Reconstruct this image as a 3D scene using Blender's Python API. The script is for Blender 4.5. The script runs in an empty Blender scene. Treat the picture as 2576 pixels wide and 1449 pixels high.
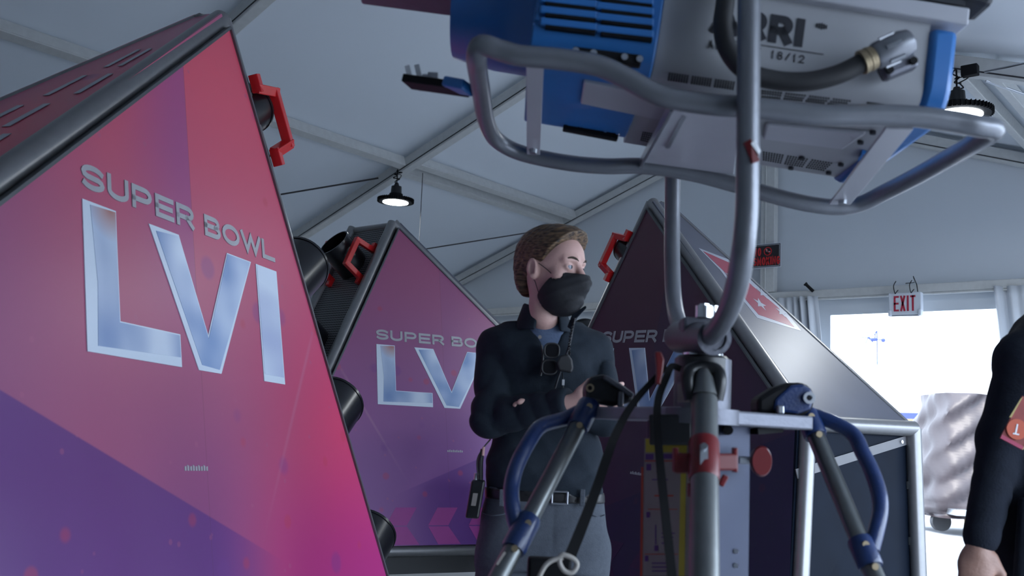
import bpy, math, random
import numpy as np
from mathutils import Matrix, Vector
random.seed(7); np.random.seed(7)
S = bpy.context.scene
COL = S.collection
# ------------------------------------------------------------------ camera
FPX = 2500.66; YAW, PIT, ROL = [math.radians(v) for v in (-39.609, 8.419, 2.770)]; CH = 1.25
def cam_basis(a, b, c):
    ca, sa, cb, sb, cc, sc = math.cos(a), math.sin(a), math.cos(b), math.sin(b), math.cos(c), math.sin(c)
    fwd = np.array([sa*cb, ca*cb, sb]); right = np.array([ca, -sa, 0.]); up = np.cross(right, fwd)
    return right*cc + up*sc, -right*sc + up*cc, fwd
CR, CU, CFW = cam_basis(YAW, PIT, ROL)
CAM = np.array([0, 0, CH])
cd = bpy.data.cameras.new('camera'); cam = bpy.data.objects.new('camera', cd); COL.objects.link(cam)
cam.matrix_world = Matrix(((CR[0], CU[0], -CFW[0], 0), (CR[1], CU[1], -CFW[1], 0), (CR[2], CU[2], -CFW[2], CH), (0, 0, 0, 1)))
cd.sensor_width = 36; cd.lens = FPX/2576*36; cd.clip_start = .05; cd.clip_end = 300
cd.dof.use_dof = True; cd.dof.focus_distance = 4.8; cd.dof.aperture_fstop = 4.8
S.camera = cam
# ------------------------------------------------------------------ world, sun, exposure
w = bpy.data.worlds.new('sky'); S.world = w; w.use_nodes = True
wn = w.node_tree.nodes; bg = wn['Background']
bg.inputs[0].default_value = (.69, .82, 1.0, 1); bg.inputs[1].default_value = 5.0
sd = bpy.data.lights.new('sun', 'SUN'); so = bpy.data.objects.new('sun', sd); COL.objects.link(so)
sd.energy = 5; sd.angle = .02; sd.color = (1, .96, .9)
so.rotation_euler = (math.radians(38), math.radians(-18), math.radians(20))
S.view_settings.view_transform = 'Standard'; S.view_settings.look = 'None'
S.view_settings.exposure = 0.68; S.view_settings.gamma = 1
S.view_settings.use_curve_mapping = False
# ------------------------------------------------------------------ pixel survey helpers
AR = np.array([math.cos(YAW), -math.sin(YAW), 0.]); AF = np.array([math.sin(YAW), math.cos(YAW), 0.])
def ray(x, y): return CFW + CR*((x-1288)/FPX) - CU*((y-724.5)/FPX)
def PB(x, y, b):            # world point seen at photo pixel x, y at ground distance b
    r = ray(x, y); return CAM + r*(b/(r @ AF))
def K(x, y, b):             # same point in the yaw frame (right, away, up)
    p = PB(x, y, b); return np.array([p @ AR, p @ AF, p[2]])
def onY(x, y, Y): r = ray(x, y); return CAM + r*(Y/r[1])
def onplane(x, y, p0, n): r = ray(x, y); return CAM + r*(((np.array(p0)-CAM) @ n)/(r @ n))
YM = Matrix(((AR[0], AF[0], 0, 0), (AR[1], AF[1], 0, 0), (0, 0, 1, 0), (0, 0, 0, 1)))
# ------------------------------------------------------------------ materials
def lin(c):
    return tuple(((v/255.)/12.92 if v/255. <= .04045 else ((v/255.+.055)/1.055)**2.4) for v in c)
def mat(name, col, rough=.5, metal=0., var=.12, scale=14., bump=0., spec=.5, emit=None, es=0, coat=0., bscale=None):
    m = bpy.data.materials.new(name); m.use_nodes = True; nt = m.node_tree; N = nt.nodes; L = nt.links
    b = N['Principled BSDF']; b.inputs['Roughness'].default_value = rough; b.inputs['Metallic'].default_value = metal
    b.inputs['Specular IOR Level'].default_value = spec; b.inputs['Coat Weight'].default_value = coat
    tc = N.new('ShaderNodeTexCoord'); no = N.new('ShaderNodeTexNoise'); no.inputs['Scale'].default_value = scale; no.inputs['Detail'].default_value = 5
    L.new(tc.outputs['Object'], no.inputs['Vector'])
    mx = N.new('ShaderNodeMix'); mx.data_type = 'RGBA'
    mx.inputs[6].default_value = tuple(min(1, c*(1-var)) for c in col)+(1,)
    mx.inputs[7].default_value = tuple(min(1, c*(1+var)) for c in col)+(1,)
    L.new(no.outputs['Fac'], mx.inputs[0]); L.new(mx.outputs[2], b.inputs['Base Color'])
    if bump:
        bp = N.new('ShaderNodeBump'); bp.inputs['Strength'].default_value = bump; bp.inputs['Distance'].default_value = .01
        n2 = N.new('ShaderNodeTexNoise'); n2.inputs['Scale'].default_value = bscale or scale*4; n2.inputs['Detail'].default_value = 6
        L.new(tc.outputs['Object'], n2.inputs['Vector']); L.new(n2.outputs['Fac'], bp.inputs['Height']); L.new(bp.outputs['Normal'], b.inputs['Normal'])
    if emit:
        b.inputs['Emission Color'].default_value = tuple(emit)+(1,); b.inputs['Emission Strength'].default_value = es
    return m
def fabric(name, col, trans, bump=.15, scale=2.5):
    m = bpy.data.materials.new(name); m.use_nodes = True; nt = m.node_tree; N = nt.nodes; L = nt.links
    out = N['Material Output']; b = N['Principled BSDF']; b.inputs['Base Color'].default_value = tuple(col)+(1,); b.inputs['Roughness'].default_value = .55
    tr = N.new('ShaderNodeBsdfTranslucent'); tr.inputs[0].default_value = (.86, .92, 1, 1)
    mx = N.new('ShaderNodeMixShader'); mx.inputs[0].default_value = trans
    tc = N.new('ShaderNodeTexCoord'); no = N.new('ShaderNodeTexNoise'); no.inputs['Scale'].default_value = scale; no.inputs['Detail'].default_value = 4
    bp = N.new('ShaderNodeBump'); bp.inputs['Strength'].default_value = bump; bp.inputs['Distance'].default_value = .03
    L.new(tc.outputs['Object'], no.inputs['Vector']); L.new(no.outputs['Fac'], bp.inputs['Height']); L.new(bp.outputs['Normal'], b.inputs['Normal'])
    L.new(b.outputs[0], mx.inputs[1]); L.new(tr.outputs[0], mx.inputs[2]); L.new(mx.outputs[0], out.inputs[0])
    return m
M = dict(
 roof=fabric('roof_vinyl', (.66, .70, .74), .045), wallf=fabric('wall_vinyl', (.62, .66, .70), .03), curtain=fabric('curtain_vinyl', (.68, .71, .75), .10),
 beam=mat('anodised_beam', (.56, .57, .56), .5, .1, .12, 20), beamd=mat('beam_groove', (.03, .03, .035), .6),
 tube=mat('painted_steel_tube', (.27, .27, .275), .36, .7, .1, 30), tubed=mat('dark_steel_edge', (.13, .14, .15), .4, .5),
 black=mat('black_plastic', (.007, .008, .010), .35), blackm=mat('black_matt', (.004, .0045, .006), .6, spec=.2), cannon=mat('black_cannon', (.006, .0065, .009), .28, spec=.6),
 red=mat('red_paint', (.62, .012, .015), .3, var=.08, coat=.4), redk=mat('red_plastic', (.13, .007, .010), .35), steel=mat('brushed_steel', (.42, .44, .47), .3, .9, .1, 40),
 chrome=mat('chrome', (.75, .77, .8), .15, 1., .03), alu=mat('cast_aluminium', (.13, .135, .16), .45, .7, .15, 30, .1),
 column=mat('column_paint', (.032, .042, .080), .45, .3, .2, 12), yoke=mat('silver_yoke_paint', (.20, .21, .235), .36, .55, .1, 22, .05), grey=mat('grey_housing_paint', (.35, .36, .38), .42, 0, .06, 9), lgrey=mat('light_grey_plate', (.44, .45, .49), .35, .1, .06, 9),
 blue=mat('blue_housing_paint', (.024, .16, .46), .38, 0, .15, 10, coat=.15), blued=mat('blue_leg_paint', (.005, .022, .095), .35, 0, .25, 40, .1, coat=.3),
 ink=mat('ink_dark', (.015, .017, .025), .5), white=mat('white_plastic', (.6, .62, .65), .4), rubber=mat('rubber', (.02, .021, .024), .55, 0, .2, 30),
 gold=mat('brass_ring', (.35, .28, .18), .4, .7), leg=mat('steel_leg', (.16, .17, .17), .33, .8, .12, 35), yellow=mat('yellow_label', (.42, .36, .02), .5), paper=mat('label_paper', (.24, .215, .20), .6),
 purp=mat('label_purple', (.08, .03, .16), .6), skin=mat('skin', (.60, .37, .32), .48, 0, .12, 18, .12, bscale=160), hand=mat('skin_hand', (.30, .17, .13), .5, 0, .15, 25, .15, bscale=150),
 jacket=mat('navy_knit', (.014, .021, .031), .85, 0, .25, 60, .15, spec=.25, bscale=260), tee=mat('blue_tee', (.10, .14, .23), .9, 0, .15, 40, .2), pants=mat('grey_denim', (.082, .094, .115), .85, 0, .22, 90, .3, spec=.2, bscale=300),
 mask=mat('black_mask', (.012, .013, .017), .75, 0, .2, 30, .15), belt=mat('leather_belt', (.008, .008, .01), .4), hood=mat('black_hoodie', (.009, .012, .020), .9, 0, .25, 40, .3, spec=.2, bscale=200),
 eyew=mat('eye_white', (.33, .33, .37), .25), rail=mat('painted_rail', (.15, .15, .16), .5), iris=mat('iris', (.018, .022, .03), .12), brow=mat('eyebrow', (.045, .028, .018), .8), lens=mat('dark_lens', (.006, .006, .008), .35, spec=.2),
 grfloor=mat('concrete_floor', (.34, .35, .37), .6, 0, .15, 3, .1), asphalt=mat('asphalt', (.26, .27, .29), .85, 0, .12, 4, .2), bld=mat('painted_block', (.62, .62, .62), .8, 0, .05), blds=mat('blue_stripe', (.03, .045, .17), .8), bldt=mat('tan_stripe', (.20, .15, .08), .8),
 tarp=mat('tarp', (.030, .022, .025), .5, 0, .35, 1.5, 1., bscale=2.2), lampglow=mat('led_disc', (1, 1, 1), .5, emit=(.9, .96, 1), es=14), exitred=mat('exit_red', (.40, .02, .05), .5), signblk=mat('sign_black', (.012, .012, .016), .4), signred=mat('sign_red', (.55, .015, .02), .4),
 exitw=mat('exit_white', (.62, .66, .72), .5), tshoe=mat('shoe', (.03, .03, .032), .6), cord=mat('cord_beige', (.45, .42, .38), .6), litplate=mat('plate_painted_purple_light', (.28, .26, .31), .38, .5, .2, 20),
 rubberb=mat('base_black', (.014, .015, .017), .5), badge=mat('badge_red', (.20, .022, .018), .65, 0, .6, 25), badgey=mat('badge_yellow', (.30, .23, .07), .6), orange=mat('badge_orange', (.38, .05, .012), .6), pink=mat('badge_pink', (.28, .015, .06), .6), leaf=mat('pane_smoke', (.05, .06, .07), .1))
# ------------------------------------------------------------------ mesh builder
def nrm(v): v = np.array(v, float); n = np.linalg.norm(v); return v/n if n else v
class MB:
    def __init__(s): s.v = []; s.f = []
    def add(s, v, f):
        o = len(s.v); s.v += [tuple(map(float, p)) for p in v]; s.f += [tuple(i+o for i in q) for q in f]; return s
    def box(s, c, h, ax=None):
        ax = np.eye(3) if ax is None else np.array(ax); c = np.array(c, float)
        v = [c + ax[0]*h[0]*i + ax[1]*h[1]*j + ax[2]*h[2]*k for k in (-1, 1) for j in (-1, 1) for i in (-1, 1)]
        return s.add(v, [(0, 2, 3, 1), (4, 5, 7, 6), (0, 1, 5, 4), (2, 6, 7, 3), (0, 4, 6, 2), (1, 3, 7, 5)])
    def bar(s, a, b, w, t, up=(0, 0, 1)):      # box beam a->b; w across, t along up
        a = np.array(a, float); b = np.array(b, float); d = nrm(b-a); x = nrm(np.cross(d, up)); z = nrm(np.cross(x, d))
        return s.box((a+b)/2, (w/2, np.linalg.norm(b-a)/2, t/2), [x, d, z])
    def tube(s, P, r, seg=14, closed=False, cap=True):
        P = [np.array(p, float) for p in P]; n = len(P); R = r if hasattr(r, '__len__') else [r]*n
        T = []
        for i in range(n):
            if closed: t = P[(i+1) % n]-P[i-1]
            else: t = P[min(i+1, n-1)]-P[max(i-1, 0)]
            T.append(nrm(t))
        u = nrm(np.cross(T[0], (0, 0, 1) if abs(T[0][2]) < .9 else (1, 0, 0))); V = []
        for i in range(n):
            u = nrm(u - T[i]*(u @ T[i])); w_ = np.cross(T[i], u)
            for k in range(seg):
                a = 2*math.pi*k/seg; V.append(P[i] + (u*math.cos(a)+w_*math.sin(a))*R[i])
        F = []
        for i in range(n if closed else n-1):
            j = (i+1) % n
            for k in range(seg): F.append((i*seg+k, i*seg+(k+1) % seg, j*seg+(k+1) % seg, j*seg+k))
        if cap and not closed: F.append(tuple(reversed(range(seg)))); F.append(tuple((n-1)*seg+k for k in range(seg)))
        return s.add(V, F)
    def cyl(s, a, b, r, r2=None, seg=24): return s.tube([a, b], [r, r if r2 is None else r2], seg)
    def ring(s, a, b, r1, r2, seg=32):         # open pipe with wall
        a = np.array(a, float); b = np.array(b, float); d = nrm(b-a); u = nrm(np.cross(d, (0, 0, 1) if abs(d[2]) < .9 else (1, 0, 0))); w_ = np.cross(d, u)
        V = [c+(u*math.cos(2*math.pi*k/seg)+w_*math.sin(2*math.pi*k/seg))*r for c, r in ((a, r1), (b, r1), (b, r2), (a, r2)) for k in range(seg)]
        F = [(q*seg+k, q*seg+(k+1) % seg, ((q+1) % 4)*seg+(k+1) % seg, ((q+1) % 4)*seg+k) for q in range(4) for k in range(seg)]
        return s.add(V, F)
    def ell(s, c, r, ax=None, n=14):
        ax = np.eye(3) if ax is None else np.array(ax); V = []; c = np.array(c, float)
        for i in range(n+1):
            ph = math.pi*i/n
            for k in range(2*n):
                th = math.pi*k/n; V.append(c+ax[0]*r[0]*math.sin(ph)*math.cos(th)+ax[1]*r[1]*math.sin(ph)*math.sin(th)+ax[2]*r[2]*math.cos(ph))
        return s.add(V, [(i*2*n+k, (i+1)*2*n+k, (i+1)*2*n+(k+1) % (2*n), i*2*n+(k+1) % (2*n)) for i in range(n) for k in range(2*n)])
    def prism(s, pts, d0, d1, fr=None):         # 2d polygon extruded; fr = (origin, x, y, n)
        o, x, y, n = fr if fr is not None else (np.zeros(3), np.array([1., 0, 0]), np.array([0, 0, 1.]), np.array([0, -1., 0]))
        k = len(pts); V = [o+x*p[0]+y*p[1]+n*d for d in (d0, d1) for p in pts]
        return s.add(V, [tuple(reversed(range(k))), tuple(range(k, 2*k))]+[(i, (i+1) % k, k+(i+1) % k, k+i) for i in range(k)])
    def hull(s, A, B):                          # polygon A (3d) to polygon B (3d), same count
        k = len(A); return s.add(list(A)+list(B), [tuple(reversed(range(k))), tuple(range(k, 2*k))]+[(i, (i+1) % k, k+(i+1) % k, k+i) for i in range(k)])
def smooth_path(P, n=8, closed=False):
    P = [np.array(p, float) for p in P]; out = []; m = len(P)
    for i in range(m if closed else m-1):
        g = (lambda j: P[j % m]) if closed else (lambda j: P[min(max(j, 0), m-1)])
        a, b, c, d = g(i-1), g(i), g(i+1), g(i+2)
        for k in range(n):
            t = k/n; out.append(.5*((2*b)+(c-a)*t+(2*a-5*b+4*c-d)*t*t+(3*b-a-3*c+d)*t**3))
    if not closed: out.append(P[-1])
    return out
def link(name, mb, m, parent=None, mtx=None, smooth=False, bevel=0, origin=None):
    V, F = (mb.v, mb.f) if isinstance(mb, MB) else mb
    me = bpy.data.meshes.new(name)
    V = np.array(V, float)
    if mtx is None and origin is not None: V = V-np.array(origin)
    me.from_pydata([tuple(p) for p in V], [], [tuple(int(i) for i in f) for f in F]); me.update()
    import bmesh
    bm = bmesh.new(); bm.from_mesh(me); bmesh.ops.recalc_face_normals(bm, faces=bm.faces); bm.to_mesh(me); bm.free()
    if smooth:
        me.shade_smooth()
        me.set_sharp_from_angle(angle=math.radians(40 if smooth is True else smooth))
    me.materials.append(M[m] if isinstance(m, str) else m)
    o = bpy.data.objects.new(name, me); COL.objects.link(o)
    if bevel:
        b = o.modifiers.new('bevel', 'BEVEL'); b.width = bevel; b.segments = 2; b.limit_method = 'ANGLE'
    if mtx is not None: o.matrix_world = mtx
    elif origin is not None: o.location = Vector(origin)
    if parent is not None:
        o.parent = parent; o.matrix_parent_inverse = parent.matrix_basis.inverted() if parent.parent is None else (parent.parent.matrix_basis @ parent.matrix_parent_inverse @ parent.matrix_basis).inverted()
    return o
def tag(o, label=None, cat=None, group=None, kind=None):
    for k, v in (('label', label), ('category', cat), ('group', group), ('kind', kind)):
        if v: o[k] = v
    return o
def thing(name, loc, label, cat, group=None, yaw=True):
    o = bpy.data.objects.new(name, None); COL.objects.link(o); o.empty_display_size = .1
    m = YM.copy() if yaw else Matrix.Identity(4)
    if yaw: loc = np.array(AR)*loc[0]+np.array(AF)*loc[1]+np.array([0, 0, loc[2]])
    m.translation = Vector(loc); o.matrix_basis = m
    return tag(o, label, cat, group)
def yl(name, mb, m, parent, **k):               # part given in the yaw frame
    return link(name, mb, m, parent, mtx=YM.copy(), **k)
def yt(name, mb, m, label, cat, group=None, **k):
    o = link(name, mb, m, None, mtx=YM.copy(), **k); return tag(o, label, cat, group)
# ------------------------------------------------------------------ stroke lettering
def arc(cx, cy, rx, ry, a0, a1, n=10): return [(cx+rx*math.cos(math.radians(a0+(a1-a0)*i/n)), cy+ry*math.sin(math.radians(a0+(a1-a0)*i/n))) for i in range(n+1)]
GL = {  # unit box 0..1 wide, 0..1 high: list of polylines
 'S': [arc(.5, .74, .5, .26, 25, 180, 8)+arc(.5, .5, .5, .24, 215, 270, 2)[:0]+[(.05, .6)]+[(.2, .52), (.8, .47), (.95, .38)]+arc(.5, .26, .5, .26, 0, -155, 8)],
 'U': [[(0, 1), (0, .3)]+arc(.5, .3, .5, .3, 180, 360, 10)+[(1, 1)]],
 'P': [[(0, 0), (0, 1), (.65, 1)]+arc(.65, .7, .35, .3, 90, -90, 8)+[(0, .4)]],
 'E': [[(1, 1), (0, 1), (0, 0), (1, 0)], [(0, .5), (.92, .5)]],
 'R': [[(0, 0), (0, 1), (.65, 1)]+arc(.65, .72, .35, .28, 90, -90, 8)+[(0, .44)], [(.6, .44), (1, 0)]],
 'B': [[(0, .5), (0, 1), (.65, 1)]+arc(.65, .76, .28, .24, 90, -90, 7)+[(0, .52)], [(0, .52), (0, 0), (.7, 0)]+arc(.7, .26, .3, .26, -90, 90, 7)],
 'O': [arc(.5, .5, .5, .5, 90, 450, 20)], '0': [arc(.5, .5, .5, .5, 90, 450, 20)],
 'W': [[(0, 1), (.27, 0), (.5, .9), (.73, 0), (1, 1)]], 'L': [[(0, 1), (0, 0), (1, 0)]], 'X': [[(0, 0), (1, 1)], [(0, 1), (1, 0)]],
 'I': [[(.5, 0), (.5, 1)]], 'T': [[(0, 1), (1, 1)], [(.5, 1), (.5, 0)]], 'N': [[(0, 0), (0, 1), (1, 0), (1, 1)]], 'M': [[(0, 0), (0, 1), (.5, .25), (1, 1), (1, 0)]],
 'K': [[(0, 0), (0, 1)], [(1, 1), (0, .42)], [(.3, .6), (1, 0)]], 'G': [arc(.5, .5, .5, .5, 40, 330, 14)+[(.97, .45), (.55, .45)]], 'A': [[(0, 0), (.5, 1), (1, 0)], [(.2, .33), (.8, .33)]],
 '1': [[(.25, .8), (.55, 1), (.55, 0)]], '8': [arc(.5, .75, .4, .25, 90, 450, 14), arc(.5, .25, .5, .25, 90, 450, 14)], '2': [arc(.5, .72, .5, .28, 170, -30, 8)+[(0, 0), (1, 0)]], '/': [[(0, 0), (1, 1)]]}
def strokes(mb, ch, x, y, w_, h, t, fr, d0, d1, slant=0):
    for pl in GL[ch]:
        P = [(x+t/2+p[0]*(w_-t)+slant*(p[1])*h, y+t/2+p[1]*(h-t)) for p in pl]
        P = [p for i, p in enumerate(P) if i == 0 or math.dist(p, P[i-1]) > 1e-4]
        closed = math.dist(P[0], P[-1]) < 1e-4
        if closed: P = P[:-1]
        n = len(P); Lo, Ri = [], []
        for i in range(n):
            a = P[i-1] if (i or closed) else None; c = P[(i+1) % n] if (i < n-1 or closed) else None; b = P[i]
            d1_ = nrm((b[0]-a[0], b[1]-a[1])) if a else None; d2_ = nrm((c[0]-b[0], c[1]-b[1])) if c else None
            if d1_ is None: d1_ = d2_; 
            if d2_ is None: d2_ = d1_
            n1 = np.array([-d1_[1], d1_[0]]); n2 = np.array([-d2_[1], d2_[0]]); m = nrm(n1+n2); k = 1/max(.35, m @ n1)
            bb = np.array(b)
            if not closed and i == 0: bb = bb-d2_*t/2*(1 if ch not in 'O0' else 0)
            if not closed and i == n-1: bb = bb+d1_*t/2
            Lo.append(bb+m*t/2*k); Ri.append(bb-m*t/2*k)
        for i in range(n if closed else n-1):
            j = (i+1) % n; mb.prism([Ri[i], Ri[j], Lo[j], Lo[i]], d0, d1, fr)
def word(txt, x, y, adv, w_, h, t, fr, d0, d1, slant=0, widths=None):
    mb = MB()
    for i, ch in enumerate(txt):
        if ch != ' ': strokes(mb, ch, x, y, (widths or {}).get(ch, w_), h, t, fr, d0, d1, slant)
        x += (adv[i] if hasattr(adv, '__len__') else ((widths or {}).get(ch, w_) + adv))
    return mb
# ------------------------------------------------------------------ signed-distance bodies
def smin(a, b, k): h = np.clip(.5+.5*(b-a)/k, 0, 1); return b*(1-h)+a*h-k*h*(1-h)
def smax(a, b, k): return -smin(-a, -b, k)
def cone(p, a, b, ra, rb, sq=None):
    a = np.array(a, np.float32); b = np.array(b, np.float32); d = b-a; t = np.clip(((p-a) @ d)/(d @ d), 0, 1)
    q = p-a-t[..., None]*d
    if sq is not None: q = q*np.array(sq, np.float32)
    return np.sqrt((q*q).sum(-1))-(ra+(rb-ra)*t)
def elli(p, c, r, R=None):
    q = p-np.array(c, np.float32)
    if R is not None: q = q @ np.array(R, np.float32).T
    r = np.array(r, np.float32); k = np.sqrt(((q/r)**2).sum(-1)); k2 = np.sqrt(((q/r**2)**2).sum(-1)); return k*(k-1)/np.maximum(k2, 1e-6)
def loft(p, zs, cx, cy, w_, d, pw=2.4):
    z = p[..., 2]; zc = np.clip(z, zs[0], zs[-1])
    X = np.interp(zc, zs, cx); Y = np.interp(zc, zs, cy); W = np.interp(zc, zs, w_); D = np.interp(zc, zs, d)
    q = (np.abs((p[..., 0]-X)/W)**pw+np.abs((p[..., 1]-Y)/D)**pw)**(1/pw); dd = (q-1)*np.minimum(W, D)
    return np.maximum(dd, np.maximum(zs[0]-z, z-zs[-1]))
def snet(f, lo, hi, h):
    lo = np.array(lo, float); hi = np.array(hi, float); n = np.ceil((hi-lo)/h).astype(int)+1
    ax = [lo[i]+h*np.arange(n[i]) for i in range(3)]
    V = np.empty(n, np.float32)
    for s0 in range(0, n[0], 24):
        g = np.stack(np.meshgrid(ax[0][s0:s0+24], ax[1], ax[2], indexing='ij'), -1).astype(np.float32); V[s0:s0+24] = f(g)
    c = n-1; acc = np.zeros(tuple(c)+(3,), np.float32); cnt = np.zeros(tuple(c), np.float32)
    for a in range(3):
        for du in (0, 1):
            for dv in (0, 1):
                o = [0, 0, 0]; bx = [(a+1) % 3, (a+2) % 3]; o[bx[0]] = du; o[bx[1]] = dv
                sl0 = tuple(slice(o[i], o[i]+c[i]) for i in range(3)); o2 = list(o); o2[a] = 1
                sl1 = tuple(slice(o2[i], o2[i]+c[i]) for i in range(3))
                v0, v1 = V[sl0], V[sl1]; m = (v0 < 0) != (v1 < 0); t = np.where(m, v0/np.where(m, v0-v1, 1), 0)
                pt = np.zeros(tuple(c)+(3,), np.float32); pt[..., bx[0]] = du; pt[..., bx[1]] = dv; pt[..., a] = t
                acc += pt*m[..., None]; cnt += m
    act = cnt > 0; idx = -np.ones(tuple(c), int); idx[act] = np.arange(act.sum())
    ijk = np.argwhere(act); P = lo+(ijk+acc[act]/cnt[act][:, None])*h
    F = []
    for a in range(3):
        b_, c_ = (a+1) % 3, (a+2) % 3
        sl0 = [slice(None)]*3; sl1 = [slice(None)]*3; sl0[a] = slice(0, -1); sl1[a] = slice(1, None)
        v0, v1 = V[tuple(sl0)], V[tuple(sl1)]; m = (v0 < 0) != (v1 < 0)
        e = np.argwhere(m); e = e[(e[:, b_] > 0) & (e[:, c_] > 0) & (e[:, b_] < c[b_]) & (e[:, c_] < c[c_])]
        s = v0[tuple(e.T)] < 0
        def ix(db, dc):
            q = e.copy(); q[:, b_] -= db; q[:, c_] -= dc; return idx[tuple(q.T)]
        Q = np.stack([ix(1, 1), ix(0, 1), ix(0, 0), ix(1, 0)], -1); Q[~s] = Q[~s][:, ::-1]; F.append(Q)
    F = np.concatenate(F)
    return P, F[(F >= 0).all(1)]
def wav(p, fx, fy, fz, ph=0): return np.sin(p[..., 0]*fx+p[..., 1]*fy+p[..., 2]*fz+ph)
# ================================================================== TENT
TS = math.tan(math.radians(19.594)); CO = math.cos(math.radians(19.594)); XR, ZR = -4.44, 4.71; GY = 9.5; XL, XQ = -10.2, 1.4
def zb(x): return ZR-TS*abs(x-XR)           # underside of the rafters
def st(name, mb, m, parent=None, **k):
    o = link(name, mb, m, parent, **k)
    if parent is None: o['kind'] = 'structure'
    return o
YB = -4.2; ZF = .17                         # back of the tent, roof skin above rafter underside
mb = MB(); n1 = 24
for sgn, xe in ((-1, XL), (1, XQ)):
    V = []; F = []
    for i in range(9):
        for j in range(41):
            x = XR+(xe-XR)*i/8; y = YB+(GY+.25-YB)*j/40
            ph = ((y-1.28) % 2.72)/2.72; V.append((x, y, zb(x)+ZF-.018*math.sin(ph*math.pi)**2*(i > 0)*(i < 8)))
    for i in range(8):
        for j in range(40): F.append((i*41+j, i*41+j+1, (i+1)*41+j+1, (i+1)*41+j))
    mb.add(V, F)
roof = st('ceiling', mb, 'roof', smooth=60); sm = roof.modifiers.new('thickness', 'SOLIDIFY'); sm.thickness = .012; sm.offset = 1
RAIL = 2.83; OX0, OX1 = -3.86, -1.60        # door opening in the gable, between the curtains
mb = MB(); gx = XL+.02; gq = XQ-.02
def wallpoly(pts, y, t=.02): mb.prism([(p[0], p[1]) for p in pts], 0, t, (np.array([0, y, 0.]), np.array([1., 0, 0]), np.array([0, 0, 1.]), np.array([0, 1., 0])))
wallpoly([(XL, RAIL), (XQ, RAIL), (XQ, zb(XQ)+.176), (XR, ZR+.176), (XL, zb(XL)+.176)], GY+.10)
wallpoly([(XL, 0), (OX0+.05, 0), (OX0+.05, RAIL), (XL, RAIL)], GY+.10)
wallpoly([(OX1-.05, 0), (XQ, 0), (XQ, RAIL), (OX1-.05, RAIL)], GY+.10)
wallpoly([(OX0+.05, 2.585), (OX1-.05, 2.585), (OX1-.05, RAIL), (OX0+.05, RAIL)], GY+.10)
st('wall_back', mb, 'wallf')
mb = MB(); mb.box((XL, (YB+GY)/2, 1.415), (.02, (GY-YB)/2, 1.415)); st('wall_left', mb, 'wallf')
mb = MB(); mb.box((XQ, -1.6, 1.4), (.02, 2.6, 1.4)); mb.box((XQ, 9.1, 1.4), (.02, .5, 1.4)); mb.box((XQ, 4.8, 2.67), (.02, 3.8, .16)); mb.box((XQ, 2.6, 2.80), (.02, 6.8, .03)); st('wall_right', mb, 'wallf')
mb = MB(); mb.prism([(XL, 0), (XQ, 0), (XQ, zb(XQ)+.15), (XR, ZR+.15), (XL, zb(XL)+.15)], 0, .02, (np.array([0, YB, 0.]), np.array([1., 0, 0]), np.array([0, 0, 1.]), np.array([0, 1., 0]))); st('wall_front', mb, 'wallf')
mb = MB(); mb.box(((XL+XQ)/2, (YB+GY)/2, -.02), ((XQ-XL)/2+.05, (GY-YB)/2+.2, .02)); st('floor', mb, 'grfloor')
# rafters: boxes with a groove and bolts
def rafter(Y, wy=.10, gable=False):
    mb = MB(); g = MB(); bl = MB()
    for xe in (XL, XQ):
        a = np.array([XR, Y, ZR+.06]); b = np.array([xe, Y, zb(xe)+.06]); mb.bar(a, b, wy, .12)
        s_ = 1 if xe > XR else -1; d = nrm(b-a); nn = np.array([TS*CO*s_, 0, CO])
        for dz in (-.035,): g.bar(a+nn*dz-np.array([0, wy/2+.0015, 0]), b+nn*dz-np.array([0, wy/2+.0015, 0]), .003, .010, up=nn)
        L_ = np.linalg.norm(b-a)
        for t in np.arange(.5, L_, .75):
            for q in (-.07, 0, .07):
                c = a+d*(t+q)+nn*.02-np.array([0, wy/2+.006, 0])
                if (int(t*4) % 3) == 0: bl.cyl(c-np.array([0, .006, 0]), c+np.array([0, .008, 0]), .013, seg=6)
    o = st('trim_1', mb, 'beam', bevel=.008); st('beam_groove', g, 'beamd', o); st('bolt', bl, 'steel', o)
    return o
for Y in (-1.4, 1.30, 4.03, 6.72, GY+.01): rafter(Y)
# purlins
def purlin(x, y0, y1, wd=.05, dz=.045):
    mb = MB(); z = zb(x)+dz+.045; s_ = 1 if x > XR else -1; nn = (TS*CO*s_, 0, CO)
    mb.bar((x, y0, z), (x, y1, z), wd, .09, up=nn); mb.bar((x, y0, z-.055), (x, y1, z-.055), wd+.035, .012, up=nn); return st('trim_2', mb, 'beam', bevel=.004)
for a, b in ((-1.35, 1.25), (1.35, 3.98), (4.08, 6.67)):
    purlin(-7.0, a, b); purlin(-1.88, a, b); purlin(XR, a, b, dz=.0)
for x in (-7.10, -6.92, -1.83, -1.60): purlin(x, 6.77, GY-.04, wd=.045)
purlin(XR, 6.77, GY-.04, dz=0)
mb = MB()
for x in (XL+.08, XQ-.08): mb.box((x, (YB+GY)/2, zb(x)-.02), (.05, (GY-YB)/2-.06, .06))
st('trim_3', mb, 'beam')
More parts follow.
